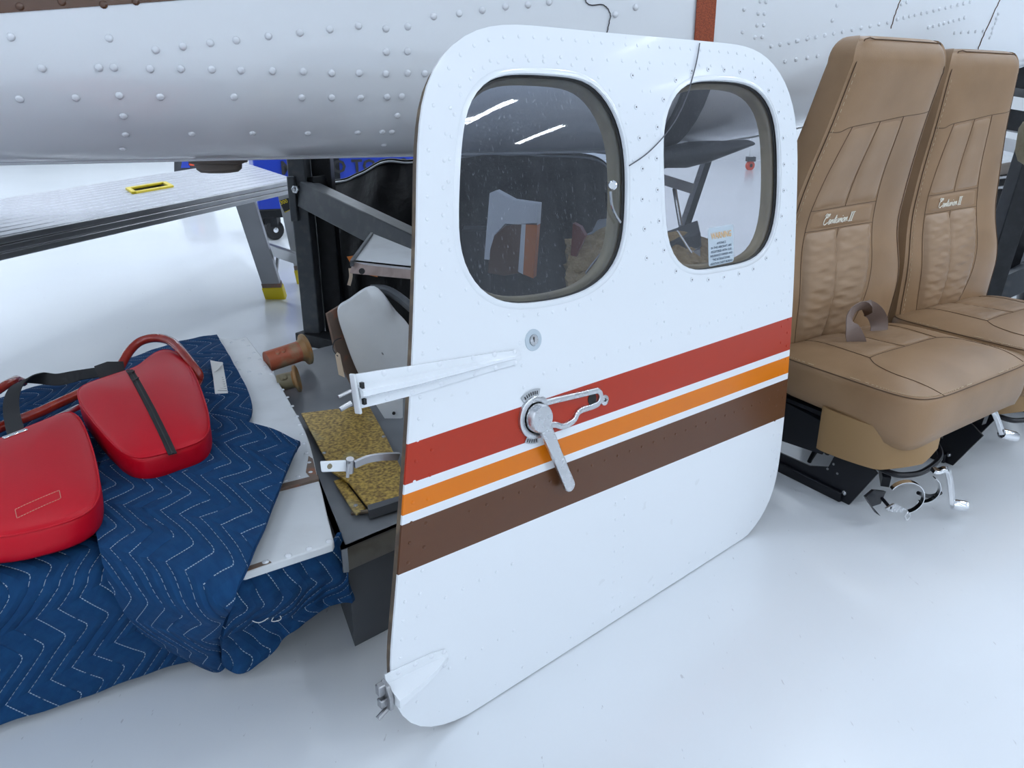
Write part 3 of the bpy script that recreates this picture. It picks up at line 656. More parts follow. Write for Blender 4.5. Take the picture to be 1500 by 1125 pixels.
# warning sticker on the clear pane
s0, s1, s2, s3 = [dhit(*p) for p in ((1043, 334), (1080, 328), (1082, 385), (1044, 391))]
su = nrm(s1 - s0); sv = nrm(s0 - s3); sw_, sh_ = np.linalg.norm(s1 - s0), np.linalg.norm(s0 - s3)
def stk(x, y, o=-.0090): p_ = s3 + su * x + sv * y; return D(p_[0], p_[1], o)
rr = .006; pl = []
for cx, cy, a0 in ((sw_ - rr, rr, -90), (sw_ - rr, sh_ - rr, 0), (rr, sh_ - rr, 90), (rr, rr, 180)):
    for a in np.radians(np.linspace(a0, a0 + 90, 5)): pl.append((cx + rr * math.cos(a), cy + rr * math.sin(a)))
mb = MB(); mb.prism([stk(x, y, -.0095) for x, y in pl], dN(.7) * .0004); stko = mb.obj('warning_sticker', 'sticker', door, smooth=None, label='pale blue warning sticker on the right window')
def fit_text(mb, txt, width, hgt, fn, bold=0.):
    vs_, fs_ = text2d(txt, 1., bold=bold); w = max(v[0] for v in vs_); hh = max(v[1] for v in vs_)
    mb.add([fn(x / w * width - width / 2, y / hh * hgt) for x, y in vs_], fs_)
mb = MB(); fit_text(mb, 'WARNING', sw_ * .80, .012, lambda x, y: stk(sw_ / 2 + x, sh_ - .022 + y, -.0086), .02); mb.obj('warning_heading', 'amberink', stko, smooth=None)
mb = MB()
for k, (tx, wf) in enumerate((('AVIONICS', .36), ('IN THIS AIRCRAFT ARE', .82), ('REGISTERED WITH OUR', .82), ('INSURANCE CARRIER AND', .88), ('THE INTERNATIONAL', .70), ('AVIATION THEFT BUREAU', .88))):
    fit_text(mb, tx, sw_ * wf, .0044, lambda x, y, k=k: stk(sw_ / 2 + x, sh_ - .0335 - k * .0076 + y, -.0086), .012)
mb.obj('warning_text', 'blueink', stko, smooth=None)
# thin wire draped over the door
mb = MB(); mb.tube(crom([D(*dhit(*p), .003) for p in ((1023, 64), (1019, 88), (1013, 112), (1003, 145), (988, 176), (969, 202), (945, 226), (920, 243))], 6), .0011, 6)
mb.obj('draped_wire', 'wire', None, label='thin grey wire hanging across the door between its two windows', cat='wire')
# ------------------------------------------------------------------ leather aircraft seats
A30 = math.radians(30); eS = V(math.cos(A30), math.sin(A30), 0); bS = V(-math.sin(A30), math.cos(A30), 0)
SO = W(1240, 741)
CUR = {  # cursive strokes of the embroidered word, x advance in letter widths
 'C': ([[(.95, .95), (.70, 1.12), (.35, 1.0), (.30, .8), (.62, .86), (.95, 1.18), (.45, 1.1), (.12, .6), (.15, .15), (.5, .0), (.95, .25)], [(.0, 1.0), (.15, 1.25), (.6, 1.18)]], 1.0),
 'e': ([[(.0, .2), (.45, .3), (.4, .52), (.18, .48), (.12, .15), (.3, .0), (.62, .2)]], .58),
 'n': ([[(.0, .2), (.12, .5), (.16, .0)], [(.16, .25), (.4, .52), (.48, .1), (.66, .15)]], .62),
 't': ([[(.0, .2), (.22, .95), (.2, .08), (.42, .15)], [(.02, .62), (.42, .68)]], .40),
 'u': ([[(.0, .2), (.1, .5), (.12, .08), (.4, .08), (.46, .52), (.48, .05), (.64, .18)]], .62),
 'r': ([[(.0, .2), (.12, .52), (.2, .02)], [(.18, .3), (.4, .52)]], .42),
 'i': ([[(.0, .2), (.12, .52), (.14, .05), (.3, .18)], [(.17, .74), (.19, .80)]], .28),
 'o': ([[(.3, .52), (.08, .3), (.2, .0), (.46, .2), (.32, .52), (.58, .46)]], .56)}
def make_seat(org, lean, label, belt=True, fit=None):
    def S(x, y, z): return org + eS * x + bS * y + EZ * z
    def SP(px, py, Y): q = PL(px, py, org + bS * Y, bS) - org; return V(q @ eS, q @ bS, q[2])
    def SX(px, py, X): q = PL(px, py, org + eS * X, eS) - org; return V(q @ eS, q @ bS, q[2])
    seat = empty('aircraft_chair', org + eS * .25 + bS * .1, label, 'chair', 'tan aircraft chairs')
    # -------- backrest
    zk = [.30, .36, .49, .635, .77, .90, 1.05, 1.10]
    xl = [.00, -.005, -.012, .000, .022, .045, .062, .075]; xr = [.48, .485, .492, .458, .448, .426, .422, .412]
    yf = lean
    ip = lambda t, z: float(np.interp(z, zk, t))
    def sm(t, z): return sum(ip(t, z + d) for d in (-.04, -.02, 0, .02, .04)) / 5
    TH = .125
    def front(x, z):
        a, b_ = sm(xl, z), sm(xr, z); xi = (x - (a + b_) / 2) / ((b_ - a) / 2)
        dish = .016 * max(0, 1 - abs(xi) ** 2.2) * math.exp(-((z - .72) / .2) ** 2)
        return sm(yf, z) + .030 * min(abs(xi), 1) ** 5 + dish
    zs = list(np.linspace(.30, 1.05, 40)); rings = []
    def ring(z, sx=1., sy=1., zo=None):
        a, b_ = sm(xl, z), sm(xr, z); xc, hw = (a + b_) / 2, (b_ - a) / 2; R = []
        y0 = sm(yf, z); th = TH * (1. - .15 * (z - .3))
        for xi in np.linspace(-.97, .97, 29):
            x = xc + hw * xi * sx; R.append((x, front(xc + hw * xi, z) + (1 - sy) * th * .5))
        for tt in np.linspace(.25, .9, 6): R.append((xc + hw * sx * (1 + .02 * math.sin(tt * 3.1)), y0 + th * (.5 + (tt - .5) * sy)))
        for xi in np.linspace(.9, -.9, 14): R.append((xc + hw * sx * xi, y0 + th * (.5 + .5 * sy) + .012 * (1 - xi * xi)))
        for tt in np.linspace(.9, .25, 6): R.append((xc - hw * sx * (1 + .02 * math.sin(tt * 3.1)), y0 + th * (.5 + (tt - .5) * sy)))
        return [S(x, y, z if zo is None else zo) for x, y in R]
    for z in zs: rings.append(ring(z))
    for q in np.linspace(0, 1, 9)[1:]:
        a = q * math.pi / 2; rings.append(ring(1.05, .80 + .20 * math.cos(a), .34 + .66 * math.cos(a) ** .8, 1.05 + .058 * math.sin(a)))
    mb = MB(); k = mb.grid(rings, cv=True); n_ = len(rings[0]); mb.f += [tuple(range(k, k + n_)), tuple(range(k + (len(rings) - 1) * n_, k + len(rings) * n_))]
    back = mb.obj('backrest', 'leather', seat, smooth=60)
    def lerp(a, b_, t): return a + (b_ - a) * t
    def patch(name, tl, tr, bl, br, puff, m, nx=14, nz=18, wr=0., bow=0., seed=0):
        r_ = np.random.default_rng(seed); P = []
        ph = r_.uniform(0, 6, 6)
        for i in range(nz):
            tz = i / (nz - 1); R = []
            for j in range(nx):
                tx = j / (nx - 1)
                x = lerp(lerp(tl[0], tr[0], tx), lerp(bl[0], br[0], tx), tz); z = lerp(lerp(tl[1], tr[1], tx), lerp(bl[1], br[1], tx), tz)
                x += bow * math.sin(math.pi * tz) * (tx - .5) * 2
                edge = (1 - abs(2 * tx - 1) ** 5) * (1 - abs(2 * tz - 1) ** 7)
                w = wr * (math.sin(38 * tz + 5 * tx + ph[0]) * .6 * (.4 + .6 * math.sin(6 * tx + ph[2])) + math.sin(71 * tz - 7 * tx + ph[1]) * .5 * math.sin(4 * tx + 5 * tz + ph[3]) + math.sin(113 * tz + 6 * tx + ph[4]) * .25) * edge
                R.append(S(x, front(x, z) - (-.0035 + (puff + .0035) * edge ** .7) - w, z))
            P.append(R)
        mb = MB(); mb.grid(P); return mb.obj(name, m, back, smooth=80)
    f1, f2, f3 = (.108, .905), (.205, .917), (.290, .928); g1, g2, g3 = (.058, .700), (.188, .706), (.312, .712)
    patch('flute', f1, f2, g1, g2, .006, 'leather2', seed=1); patch('flute', f2, f3, g2, g3, .006, 'leather2', seed=2)
    patch('logo_band', g1, g3, (.052, .648), (.318, .656), .0035, 'leather', nx=20, nz=8)
    patch('lumbar_pad', (.052, .646), (.178, .650), (.060, .345), (.150, .345), .015, 'leather2', wr=.0030, bow=.010, nz=60, seed=3)
    patch('lumbar_pad', (.180, .650), (.318, .655), (.152, .345), (.262, .345), .015, 'leather2', wr=.0030, bow=.014, nz=60, seed=4)
    def seam(pts, r=.0009, m='thread', off=.0003, name='seam', par=back):
        mb = MB(); mb.tube([S(x, front(x, z) - off, z) for x, z in crom([V(*p) for p in pts], 8)], r, 6); return mb.obj(name, m, par)
    seam([(.048, .893), (.075, .893), f1, f2, f3, (.36, .934), (.41, .94)])
    for a, b_ in ((f1, g1), (f2, g2), (f3, g3), (g1, g3), ((.052, .647), (.318, .655)), (g3, (.318, .655)), (g1, (.052, .648)), ((.179, .65), (.151, .345))): seam([a, lerp(V(*a), V(*b_), .5), b_])
    seam([(.318, .655), (.326, .55), (.305, .44), (.262, .345)]); seam([(.052, .648), (.044, .55), (.048, .44), (.058, .345)])
    # piping down both sides and over the top
    def edgept(side, z, ins=.965, off=.001): 
        a, b_ = sm(xl, z), sm(xr, z); xc, hw = (a + b_) / 2, (b_ - a) / 2; x = xc + side * hw * ins; return S(x, front(x, z) - off, z)
    pl = [edgept(-1, z) for z in np.linspace(.32, 1.045, 34)]; pr = [edgept(1, z) for z in np.linspace(1.045, .32, 34)]
    topc = [q_ - bS * .0012 + EZ * .0006 for q_ in rings[len(zs) + 4][1:28:2]]
    mb = MB(); mb.tube(crom(pl + topc + pr, 2), .0013, 6); mb.obj('piping', 'thread', back)
    for ins in (.93,):
        q1 = [edgept(-1, z, ins, .0008) for z in np.linspace(.34, 1.04, 90)]; mb = MB()
        for i in range(0, 88, 2): mb.tube([q1[i], q1[i + 1]], .0009, 4)
        mb.obj('edge_stitching', 'stitch', back, kind='stuff')
    # embroidered word
    mb = MB(); adv = 0.; hs = .0195; x0, z0_, sl = .104, .6625, .06
    def epos(x, y): xx = x0 + x * hs; zz = z0_ + y * hs * 1.15 + sl * x * hs * .55; xx += y * hs * .30; return S(xx, front(xx, zz) - .0052, zz)
    for ch in 'Centurion':
        st_, w = CUR[ch]
        for s_ in st_: mb.tube([epos(adv + p[0] * .95, p[1]) for p in crom([V(*q) for q in s_], 5)], .0012, 5)
        adv += w
    adv += .35
    for k in (0, .42):
        for dx in (0, .13): mb.tube([epos(adv + k + dx, 0), epos(adv + k + dx, 1.05)], .0009, 5)
    for yy in (0, 1.05): mb.tube([epos(adv - .12, yy), epos(adv + .70, yy)], .001, 5)
    mb.obj('embroidery', 'embroid', back, label='cream embroidered word Centurion II')
    # -------- cushion
    cx, cy, hx, hy = .245, .075, .285, .235
    def plan(x, y):   # superellipse plan to seat coordinates, front edge running slightly back to the right
        return x, y + .075 * (x - .05) * max(0., (.31 - y)) / .45
    def ctop(x, y):
        r = (abs((x - cx) / hx) ** 7 + abs((y - cy) / hy) ** 7) ** (1 / 7)
        z = .338 + .038 * (1 - min(r, 1) ** 3.2)
        z -= .008 * math.exp(-(((x - .22) / .13) ** 2 + ((y - .15) / .12) ** 2))
        return z
    def ctp(x, y, off=0.): X, Y = plan(x, y); return S(X, Y, ctop(x, y) + off)
    N_ = 72; ang = np.linspace(0, 2 * math.pi, N_, endpoint=False)
    def sup(r, a): c, s_ = math.cos(a), math.sin(a); return cx + r * hx * math.copysign(abs(c) ** (2 / 7), c), cy + r * hy * math.copysign(abs(s_) ** (2 / 7), s_)
    rings = []
    for r, z in ((.60, .232), (.90, .232), (.965, .240), (.995, .264), (1.006, .295), (1.005, .322), (.998, .334)):
        R = []
        for a in ang:
            x, y = plan(*sup(r, a)); zz = z
            if z < .3: zz = z - .030 * max(0., (cy - y) / hy) * (.3 - z) / .08 + .012 * math.sin(3 * a)
            R.append(S(x, y, zz))
        rings.append(R)
    for r in (.985, .95, .88, .78, .66, .52, .38, .24, .1): rings.append([ctp(*sup(r, a)) for a in ang])
    mb = MB(); k = mb.grid(rings, cv=True); mb.f += [tuple(range(k, k + N_)), tuple(range(k + (len(rings) - 1) * N_, k + len(rings) * N_))]
    cush = mb.obj('cushion', 'leather', seat, smooth=70)
    mb = MB(); mb.tube([ctp(*sup(.988, a)  , .0004) for a in np.linspace(0, 2 * math.pi, 140, endpoint=False)], .0014, 6, closed=True); mb.obj('piping', 'thread', cush)
    q1 = [ctp(*sup(.965, a), .0012) for a in np.linspace(math.pi * .95, 2.05 * math.pi, 260)]; mb = MB()
    for i in range(0, 258, 2): mb.tube([q1[i], q1[i + 1]], .0009, 4)
    mb.obj('edge_stitching', 'stitch', cush, kind='stuff')
    def cseam(pts, r=.0009, m='thread', off=.0004):
        mb = MB(); mb.tube([ctp(x, y, off) for x, y in crom([V(*p) for p in pts], 8)], r, 6); mb.obj('seam', m, cush)
    cseam([(.055, -.155), (.040, -.10), (.035, -.04), (.050, .02), (.075, .055)])
    cseam([(.075, .055), (.26, .055), (.37, .055)]); cseam([(.37, .055), (.425, .03), (.455, -.05), (.452, -.15)])
    cseam([(.075, .055), (.082, .15), (.085, .28)]); cseam([(.37, .055), (.385, .15), (.39, .28)]); cseam([(.225, .055), (.225, .28)])
    def cpatch(x0_, x1_, y0_, y1_, puff, wr, seed):
        r_ = np.random.default_rng(seed); ph = r_.uniform(0, 6, 3); P = []
        for i in range(22):
            ty = i / 21; R = []
            for j in range(12):
                tx = j / 11; ed = (1 - abs(2 * tx - 1) ** 5) * (1 - abs(2 * ty - 1) ** 5)
                x = lerp(x0_, x1_, tx); y = lerp(y0_, y1_, ty)
                R.append(ctp(x, y, -.002 + (puff + .002) * ed ** .7 + wr * ed * math.sin(45 * ty + 5 * tx + ph[0]) * .6))
            P.append(R)
        mb = MB(); mb.grid(P); mb.obj('cushion_pad', 'leather2', cush, smooth=80)
    cpatch(.078, .222, .06, .285, .006, .002, 5); cpatch(.228, .368, .06, .285, .006, .002, 6)
    # -------- skirt under the front left corner
    top, bot = [], []
    for (x, y) in crom([V(-.030, .085), V(-.036, .06), V(-.036, -.01), V(-.026, -.075), V(.0, -.118), V(.04, -.140), V(.085, -.142)], 6):
        top.append(S(x, y, .250)); dd = float(np.interp(y, (-.14, -.08, .085), (.168, .142, .132))) + (.03 * max(0, (x - .04) / .045)); bot.append(S(x + .006, y + .004, dd))
    mb = MB(); mb.sheet([top, [lerp(a, b_, .5) + 0 for a, b_ in zip(top, bot)], bot], .006); mb.obj('skirt', 'vinyl', seat, smooth=50, label='smooth tan skirt panel')
    # -------- black steel frame
    for k, x in enumerate((.012, .46)):
        mb = MB(); mb.beam(S(x, .02, .014), S(x, .50, .014), .03, .028); fr = mb.obj('side_rail', 'blackplate', seat, bevel=.003)
        mb = MB(); mb.prism([S(x - .004, y, z) for y, z in ((.0, .0), (.07, .0), (.30, .022), (.30, .05), (.13, .055), (.075, .075), (.06, .12), (-.02, .14), (-.06, .115))], eS * .006); mb.obj('side_plate', 'blackplate', fr, bevel=.001)
        mb = MB(); mb.prism([S(x - .002, y, z) for y, z in ((.10, .10), (.20, .09), (.50, .06), (.50, .235), (.06, .235))], eS * .004); mb.obj('frame_shade_plate', 'blackplate', fr)  # black sheet standing in for rear framework and the shadow under the seat
        mb = MB(); mb.beam(S(x, .46, .02), S(x, .36, .215), .022, .03); mb.obj('rear_post', 'blackplate', fr)
        mb = MB(); mb.tube([S(x + .06, .18, .03), S(x + .05, .12, .20)], .006, 8); mb.obj('brace_rod', 'blackplate', fr)
        mb = MB(); mb.tube([S(x + .06, .18, .03), S(x + .085, .12, .20)], .005, 8); mb.obj('brace_rod', 'blackplate', fr)
        mb = MB(); mb.lathe([(.006, 0), (.006, .004), (.003, .006)], S(x - .004, .016, .028), -eS, 12); mb.obj('rail_bolt', 'worn_chrome', fr)
        for yy, zz in ((.045, .07), (.075, .07), (.06, .09)):
            mb = MB(); mb.lathe([(.0035, 0), (.003, .002)], S(x - .004, yy, zz), -eS, 8); mb.obj('rail_bolt', 'steel', fr)
        mb = MB(); mb.beam(S(x - .01, -.06, .165), S(x - .01, .34, .205), .02, .03); mb.obj('top_rail', 'blackplate', fr)
    for yy, zz in ((.08, .12), (.33, .10)):
        mb = MB(); mb.tube([S(.0, yy, zz), S(.45, yy, zz)], .011, 10); mb.obj('cross_tube', 'blackplate', seat)
    mb = MB(); mb.prism([S(-.01, -.06, .212), S(.46, -.04, .212), S(.46, .32, .212), S(-.01, .32, .212)], EZ * .010); mb.obj('seat_pan', 'blackplate', seat)
    mb = MB(); mb.beam(S(.08, .05, .10), S(.22, .16, .20), .018, .012); mb.obj('diagonal_strut', 'brace', seat)
    # bent release bar
    mb = MB(); mb.tube(crom([S(.02, .02, .13), S(.06, -.06, .105), S(.10, -.085, .10), S(.16, -.09, .10), S(.24, -.075, .115), S(.27, -.02, .145), S(.27, .05, .17)], 6), .0075, 8); mb.obj('release_bar', 'blackplate', seat)
    # -------- chrome cranks
    def crank(base, elbow, knob0, knob1):
        mb = MB(); pth = crom([S(*base), S(*lerp(V(*base), V(*elbow), .35)), S(*elbow), S(*knob0)], 5)
        mb.ribbon(pth, eS + bS * .3, .018, .011); c_ = mb.obj('crank', 'chrome', seat, bevel=.003, label='chrome adjuster crank')
        mb = MB(); ax = nrm(V(*knob1) - V(*knob0)); L_ = np.linalg.norm(V(*knob1) - V(*knob0)); dirw = eS * ax[0] + bS * ax[1] + EZ * ax[2]
        mb.lathe([(.006, -.004), (.0125, -.002), (.0135, .004), (.0135, L_ - .004), (.0125, L_), (.0075, L_), (.0065, L_ - .006), (.0, L_ - .006)], S(*knob0), dirw, 18); mb.obj('crank_knob', 'chrome', c_)
    b1, e1, k1, k2 = SP(1366, 689, -.13) if fit else V(.09, -.13, .12), SP(1389, 692, -.145) if fit else V(.12, -.145, .11), SP(1396, 739, -.165) if fit else V(.10, -.165, .03), None
    if fit:
        k2 = SP(1416, 742, -.185); crank(b1, e1, k1, k2)
        b1, e1, k1 = SP(1434, 607, -.085), SP(1455, 602, -.10), SP(1468, 635, -.12); k2 = SP(1488, 640, -.135); crank(b1, e1, k1, k2)
        # bottle clamps
        for (cxp, cyp, rx, Yp, a0, a1) in ((1326, 728, .040, -.16, -70, 150), (1354, 716, .036, -.12, -100, 60)):
            c_ = SP(cxp, cyp, Yp); axd = nrm(V(.55, .8, -.1)); t1 = nrm(V(.75, -.5, 0)); t2 = V(0, 0, 1)
            mb = MB(); mb.ribbon([S(*(c_ + rx * (t1 * math.cos(a) + t2 * math.sin(a)))) for a in np.radians(np.linspace(a0, a1, 24))], eS * axd[0] + bS * axd[1], .014, .0018); cl = mb.obj('clamp_band', 'chrome', seat, smooth=60, label='open chrome clamp band')
            mb = MB(); p_ = S(*(c_ + rx * (t1 * math.cos(math.radians(a0)) + t2 * math.sin(math.radians(a0))))); mb.tube(crom([p_, p_ + V(.004, -.004, -.010), p_ + V(-.002, -.004, -.020), p_ + V(-.006, -.002, -.012), p_], 4), .0016, 6); mb.obj('clamp_buckle', 'worn_chrome', cl)
        c_ = SP(1290, 735, -.02); q_ = SP(1315, 744, -.05)
        mb = MB(); mb.prism([S(*SP(x, y, -.09)) for x, y in ((1268, 728), (1280, 718), (1298, 720), (1290, 738), (1278, 742), (1290, 756), (1284, 752))], bS * .006); hk = mb.obj('clamp_bracket', 'blackplate', seat)
        mb = MB(); mb.tube([S(*SP(1292, 730, -.10)), S(*SP(1304, 744, -.14))], .004, 8); mb.obj('clamp_screw', 'blackplate', hk)
        mb = MB(); mb.prism([S(*SP(x, y, -.14)) for x, y in ((1298, 745), (1310, 738), (1328, 746), (1318, 751), (1302, 749))], bS * .004); mb.obj('clamp_tongue', 'worn_chrome', hk)
        mb = MB(); mb.tube(crom([S(*SP(x, y, -.09)) for x, y in ((1345, 722), (1362, 727), (1378, 722))], 5), .005, 8); mb.obj('clamp_rod', 'blackplate', seat)
        mb = MB(); mb.beam(S(.10, -.03, .055), S(.36, .20, .12), .02, .03); mb.obj('slide_bar', 'blackplate', seat)
    # -------- lap belt
    if belt:
        def B(px, py, Y): return S(*SP(px, py, Y))
        bl = empty('lap_belt', S(.14, .2, .38), 'mauve lap belt coiled on the nearer seat cushion', 'seat belt')
        pth = crom([B(1222, 506, .235), B(1232, 515, .20), B(1250, 522, .165), B(1258, 512, .15), B(1248, 482, .15), B(1247, 462, .165), B(1262, 450, .175), B(1280, 457, .185), B(1288, 475, .19), B(1284, 498, .18), B(1276, 516, .165)], 6)
        n_ = len(pth); vd = nrm(S(.15, .18, .4) - CAM); hx_ = nrm(np.cross(vd, EZ)); wds = [(EZ * .8 + hx_ * .3) if i < n_ * .22 else (hx_ * .9 + vd * .5) if i < n_ * .40 else (hx_ * .28 + vd) if i < n_ * .68 else (hx_ * .95 + vd * .4) for i in range(n_)]
        wds = [sum((wds[min(max(i + d, 0), n_ - 1)] for d in range(-4, 5)), V(0, 0, 0)) for i in range(n_)]
        mb = MB(); mb.ribbon(pth, None, .046, .0022, wids=wds); mb.obj('webbing', 'belt', bl, smooth=60)
        mb = MB(); q_ = [B(1262, 523, .14), B(1290, 521, .15), B(1290, 512, .165), B(1282, 510, .17)]; mb.tube(crom(q_, 5), .0042, 8); mb.obj('adjuster_bar', 'chrome', bl, label='silver adjuster bar')
        mb = MB(); mb.tube([B(1214, 497, .245), B(1222, 512, .22)], .006, 8); mb.obj('belt_anchor', 'steel', bl)
    return seat
make_seat(SO, [.265, .262, .252, .268, .250, .220, .188, .180], 'tan leather aircraft seat nearest the door with a lap belt on its cushion', True, True)
make_seat(SO + eS * .60 + bS * .05, [.255, .255, .250, .275, .280, .278, .276, .274], 'tan leather aircraft seat farther from the door, cut by the right frame edge', False, False)
# ------------------------------------------------------------------ low grey table with the blanket, panel and parts
tb = empty('parts_table', W(560, 800, 0), 'low grey metal table between blanket and door', 'table')
TZ = .25
tp = [W(500, 806, TZ), W(660, 738, TZ), W(600, 478, TZ), W(395, 528, TZ), W(440, 650, TZ)]
mb = MB(); mb.prism(tp, EZ * -.004); mb.obj('table_top', 'greytable', tb, smooth=None)
mb = MB(); mb.prism([tp[0], tp[1], tp[1] - EZ * .045, tp[0] - EZ * .045], nrm(V(-.45, .9, 0)) * .01); mb.obj('front_apron', 'steel', tb)
mb = MB(); mb.prism([tp[0], tp[4], tp[4] - EZ * .045, tp[0] - EZ * .045], nrm(V(.9, .3, 0)) * .01); mb.obj('side_apron', 'greytable', tb)
ctr = sum(tp) / 5
lp = [ctr + (p - ctr) * .93 + V(0, .02, 0) for p in tp]
mb = MB(); mb.prism([V(p[0], p[1], TZ - .02) for p in lp], EZ * -(TZ - .021)); mb.obj('cabinet', 'darkgrey', tb, smooth=None)
mb = MB()
for px, py in ((545, 752), (575, 733)): mb.tube(crom([W(px - 30, py, TZ + .004), W(px, py - 4, TZ + .012), W(px + 40, py - 8, TZ + .006)], 5), .004, 6)
mb.obj('cable_coil', 'seal', None, label='thin brown cable lying on the grey table beside the door edge', cat='cable')
# second low table under the blanket (its top is all covered)
bt_ = [W(-260, 935, .24), W(70, 842, .24), W(330, 812, .24), W(395, 720, .24), W(335, 520, .24), W(30, 590, .24), W(-260, 690, .24)]
mb = MB(); mb.prism(bt_, EZ * -.03); t2 = empty('work_bench', W(100, 700, 0), 'low bench covered by the blue blanket', 'bench'); mb.obj('bench_top', 'greytable', t2, smooth=None)
c2 = sum(bt_) / 7
for i in (0, 2, 3, 5, 6):
    q = c2 + (bt_[i] - c2) * .8; mb = MB(); mb.beam(V(q[0], q[1], 0), V(q[0], q[1], .215), .05, .05, V(1, 0, 0)); mb.obj('leg', 'darkgrey', t2)
# white control-surface panel
def px(l, z): return [W(x, y, z) for x, y in l]
pan = empty('control_surface', W(430, 700, .25), 'white riveted aircraft panel lying under the blanket corner', 'aircraft panel')
up_ = crom([V(*p) for p in ((300, 500), (330, 495), (345, 498), (361, 493))], 3)[:-1] + crom([V(*p) for p in ((361, 493), (398, 543), (425, 590), (444, 625), (456, 658), (465, 698))], 5) + [V(405, 714), V(300, 740), V(285, 600)]
lo_ = [V(466, 699)] + crom([V(*p) for p in ((472, 722), (480, 757), (489, 792))], 3) + [V(487, 797), V(358, 839), V(330, 838), V(405, 715)]
mb = MB(); mb.prism(px(up_, .288), EZ * -.014); up1 = mb.obj('upper_skin', 'paint2', pan, bevel=.002)
mb = MB(); mb.prism(px(lo_, .284), EZ * -.014); lo1 = mb.obj('lower_skin', 'paint2', pan, bevel=.002)
mb = MB(); mb.prism(px([V(403, 711), V(466, 695), V(467, 701), V(406, 717)], .2895), EZ * -.006); mb.obj('joint_strip', 'brownmetal', pan)
def rivs(pts, z, par, r=.0048, me=None):
    for x, y in pts: rivet_obj(W(x - (4 if 364 < x < 470 and y < 700 else 2), y, z), EZ, par, rme if me is None else me, r / .0088)
rivs([(341, 502), (358, 499), (368, 507), (376, 517), (384, 526), (392, 537), (401, 548), (410, 558), (418, 571), (425, 582), (432, 595), (439, 610), (443, 622), (446, 636), (449, 650), (369, 525), (349, 531), (352, 542), (369, 545), (385, 548), (453, 664), (457, 678), (459, 692), (441, 698), (420, 704)], .288, up1)
rivs([(484, 793), (455, 804), (424, 814), (391, 824), (358, 834)], .284, lo1, .006)
mb = MB(); mb.prism(px([V(452, 668), V(458, 672), V(464, 696), V(455, 700), V(448, 692)], .2886), EZ * .0004); mb.obj('worn_patch', 'brownmetal', up1)
mb = MB(); mb.prism(px([V(360, 831), V(392, 820), V(398, 824), V(362, 837)], .2846), EZ * .0004); mb.obj('worn_patch', 'brownmetal', lo1)

# quilted moving blanket
blk = empty('moving_blanket', W(150, 900, 0), 'quilted blue moving blanket with white zigzag stitching draped over the bench', 'blanket')
def arcuv(P, off=(0, 0)):
    A = np.array(P); du = np.linalg.norm(np.diff(A, axis=1), axis=2); dv = np.linalg.norm(np.diff(A, axis=0), axis=2)
    U = np.concatenate([np.zeros((A.shape[0], 1)), np.cumsum(du, 1)], 1); Vv = np.concatenate([np.zeros((1, A.shape[1])), np.cumsum(dv, 0)], 0)
    U = U * 0 + U.mean(0) * .5 + U * .5; Vv = Vv * .5 + Vv.mean(1, keepdims=True) * .5
    return [[(U[i, j] + off[0], Vv[i, j] + off[1]) for j in range(A.shape[1])] for i in range(A.shape[0])]
def lump(P, amp, fr, seed, nn=None):
    A = np.array(P); r_ = np.random.default_rng(seed); ph = r_.uniform(0, 6.28, 6)
    for i in range(A.shape[0]):
        for j in range(A.shape[1]):
            x, y, z = A[i, j]; w = math.sin(fr * x * 1.3 + fr * .6 * z + ph[0]) * .5 + math.sin(fr * 2.1 * y - fr * x + ph[1]) * .35 + math.sin(fr * 3.3 * x + fr * 2 * y + ph[2]) * .25
            A[i, j] += (nn if nn is not None else EZ) * amp * w
    return A.tolist()
def cg(rows): return [[W(*p) for p in r] for r in rows]
TOPL = cg([[(-220, 668, .27), (-100, 620, .275), (0, 588, .28), (100, 556, .28), (200, 523, .285), (270, 503, .292), (318, 492, .297)],
           [(-230, 720, .283), (-100, 665, .285), (0, 632, .288), (110, 600, .29), (215, 565, .292), (290, 540, .298), (340, 532, .301)],
           [(-240, 790, .283), (-100, 740, .285), (10, 700, .288), (130, 660, .290), (240, 625, .295), (320, 606, .302), (370, 603, .303)],
           [(-250, 860, .283), (-100, 810, .285), (10, 775, .288), (130, 740, .287), (230, 710, .285), (290, 690, .28), (318, 680, .278)],
           [(-260, 925, .280), (-100, 880, .281), (10, 846, .283), (120, 825, .285), (220, 815, .283), (280, 812, .278), (318, 808, .275)],
           [(-265, 965, .255), (-100, 915, .255), (5, 885, .255), (120, 862, .255), (225, 848, .25), (285, 845, .25), (322, 843, .25)],
           [(-275, 1040, .16), (-105, 985, .16), (2, 950, .16), (125, 925, .16), (240, 900, .16), (295, 900, .16), (330, 903, .16)],
           [(-285, 1150, .02), (-110, 1097, .02), (0, 1059, .02), (130, 1014, .022), (262, 969, .022), (305, 958, .022), (335, 950, .03)]])
P = lump(crgrid(TOPL, 10, 10), .004, 22, 3)
mb = MB(); mb.sheet(P, .007, flip=False, uv=arcuv(P)); mb.obj('top_layer', 'blanket', blk, smooth=70)
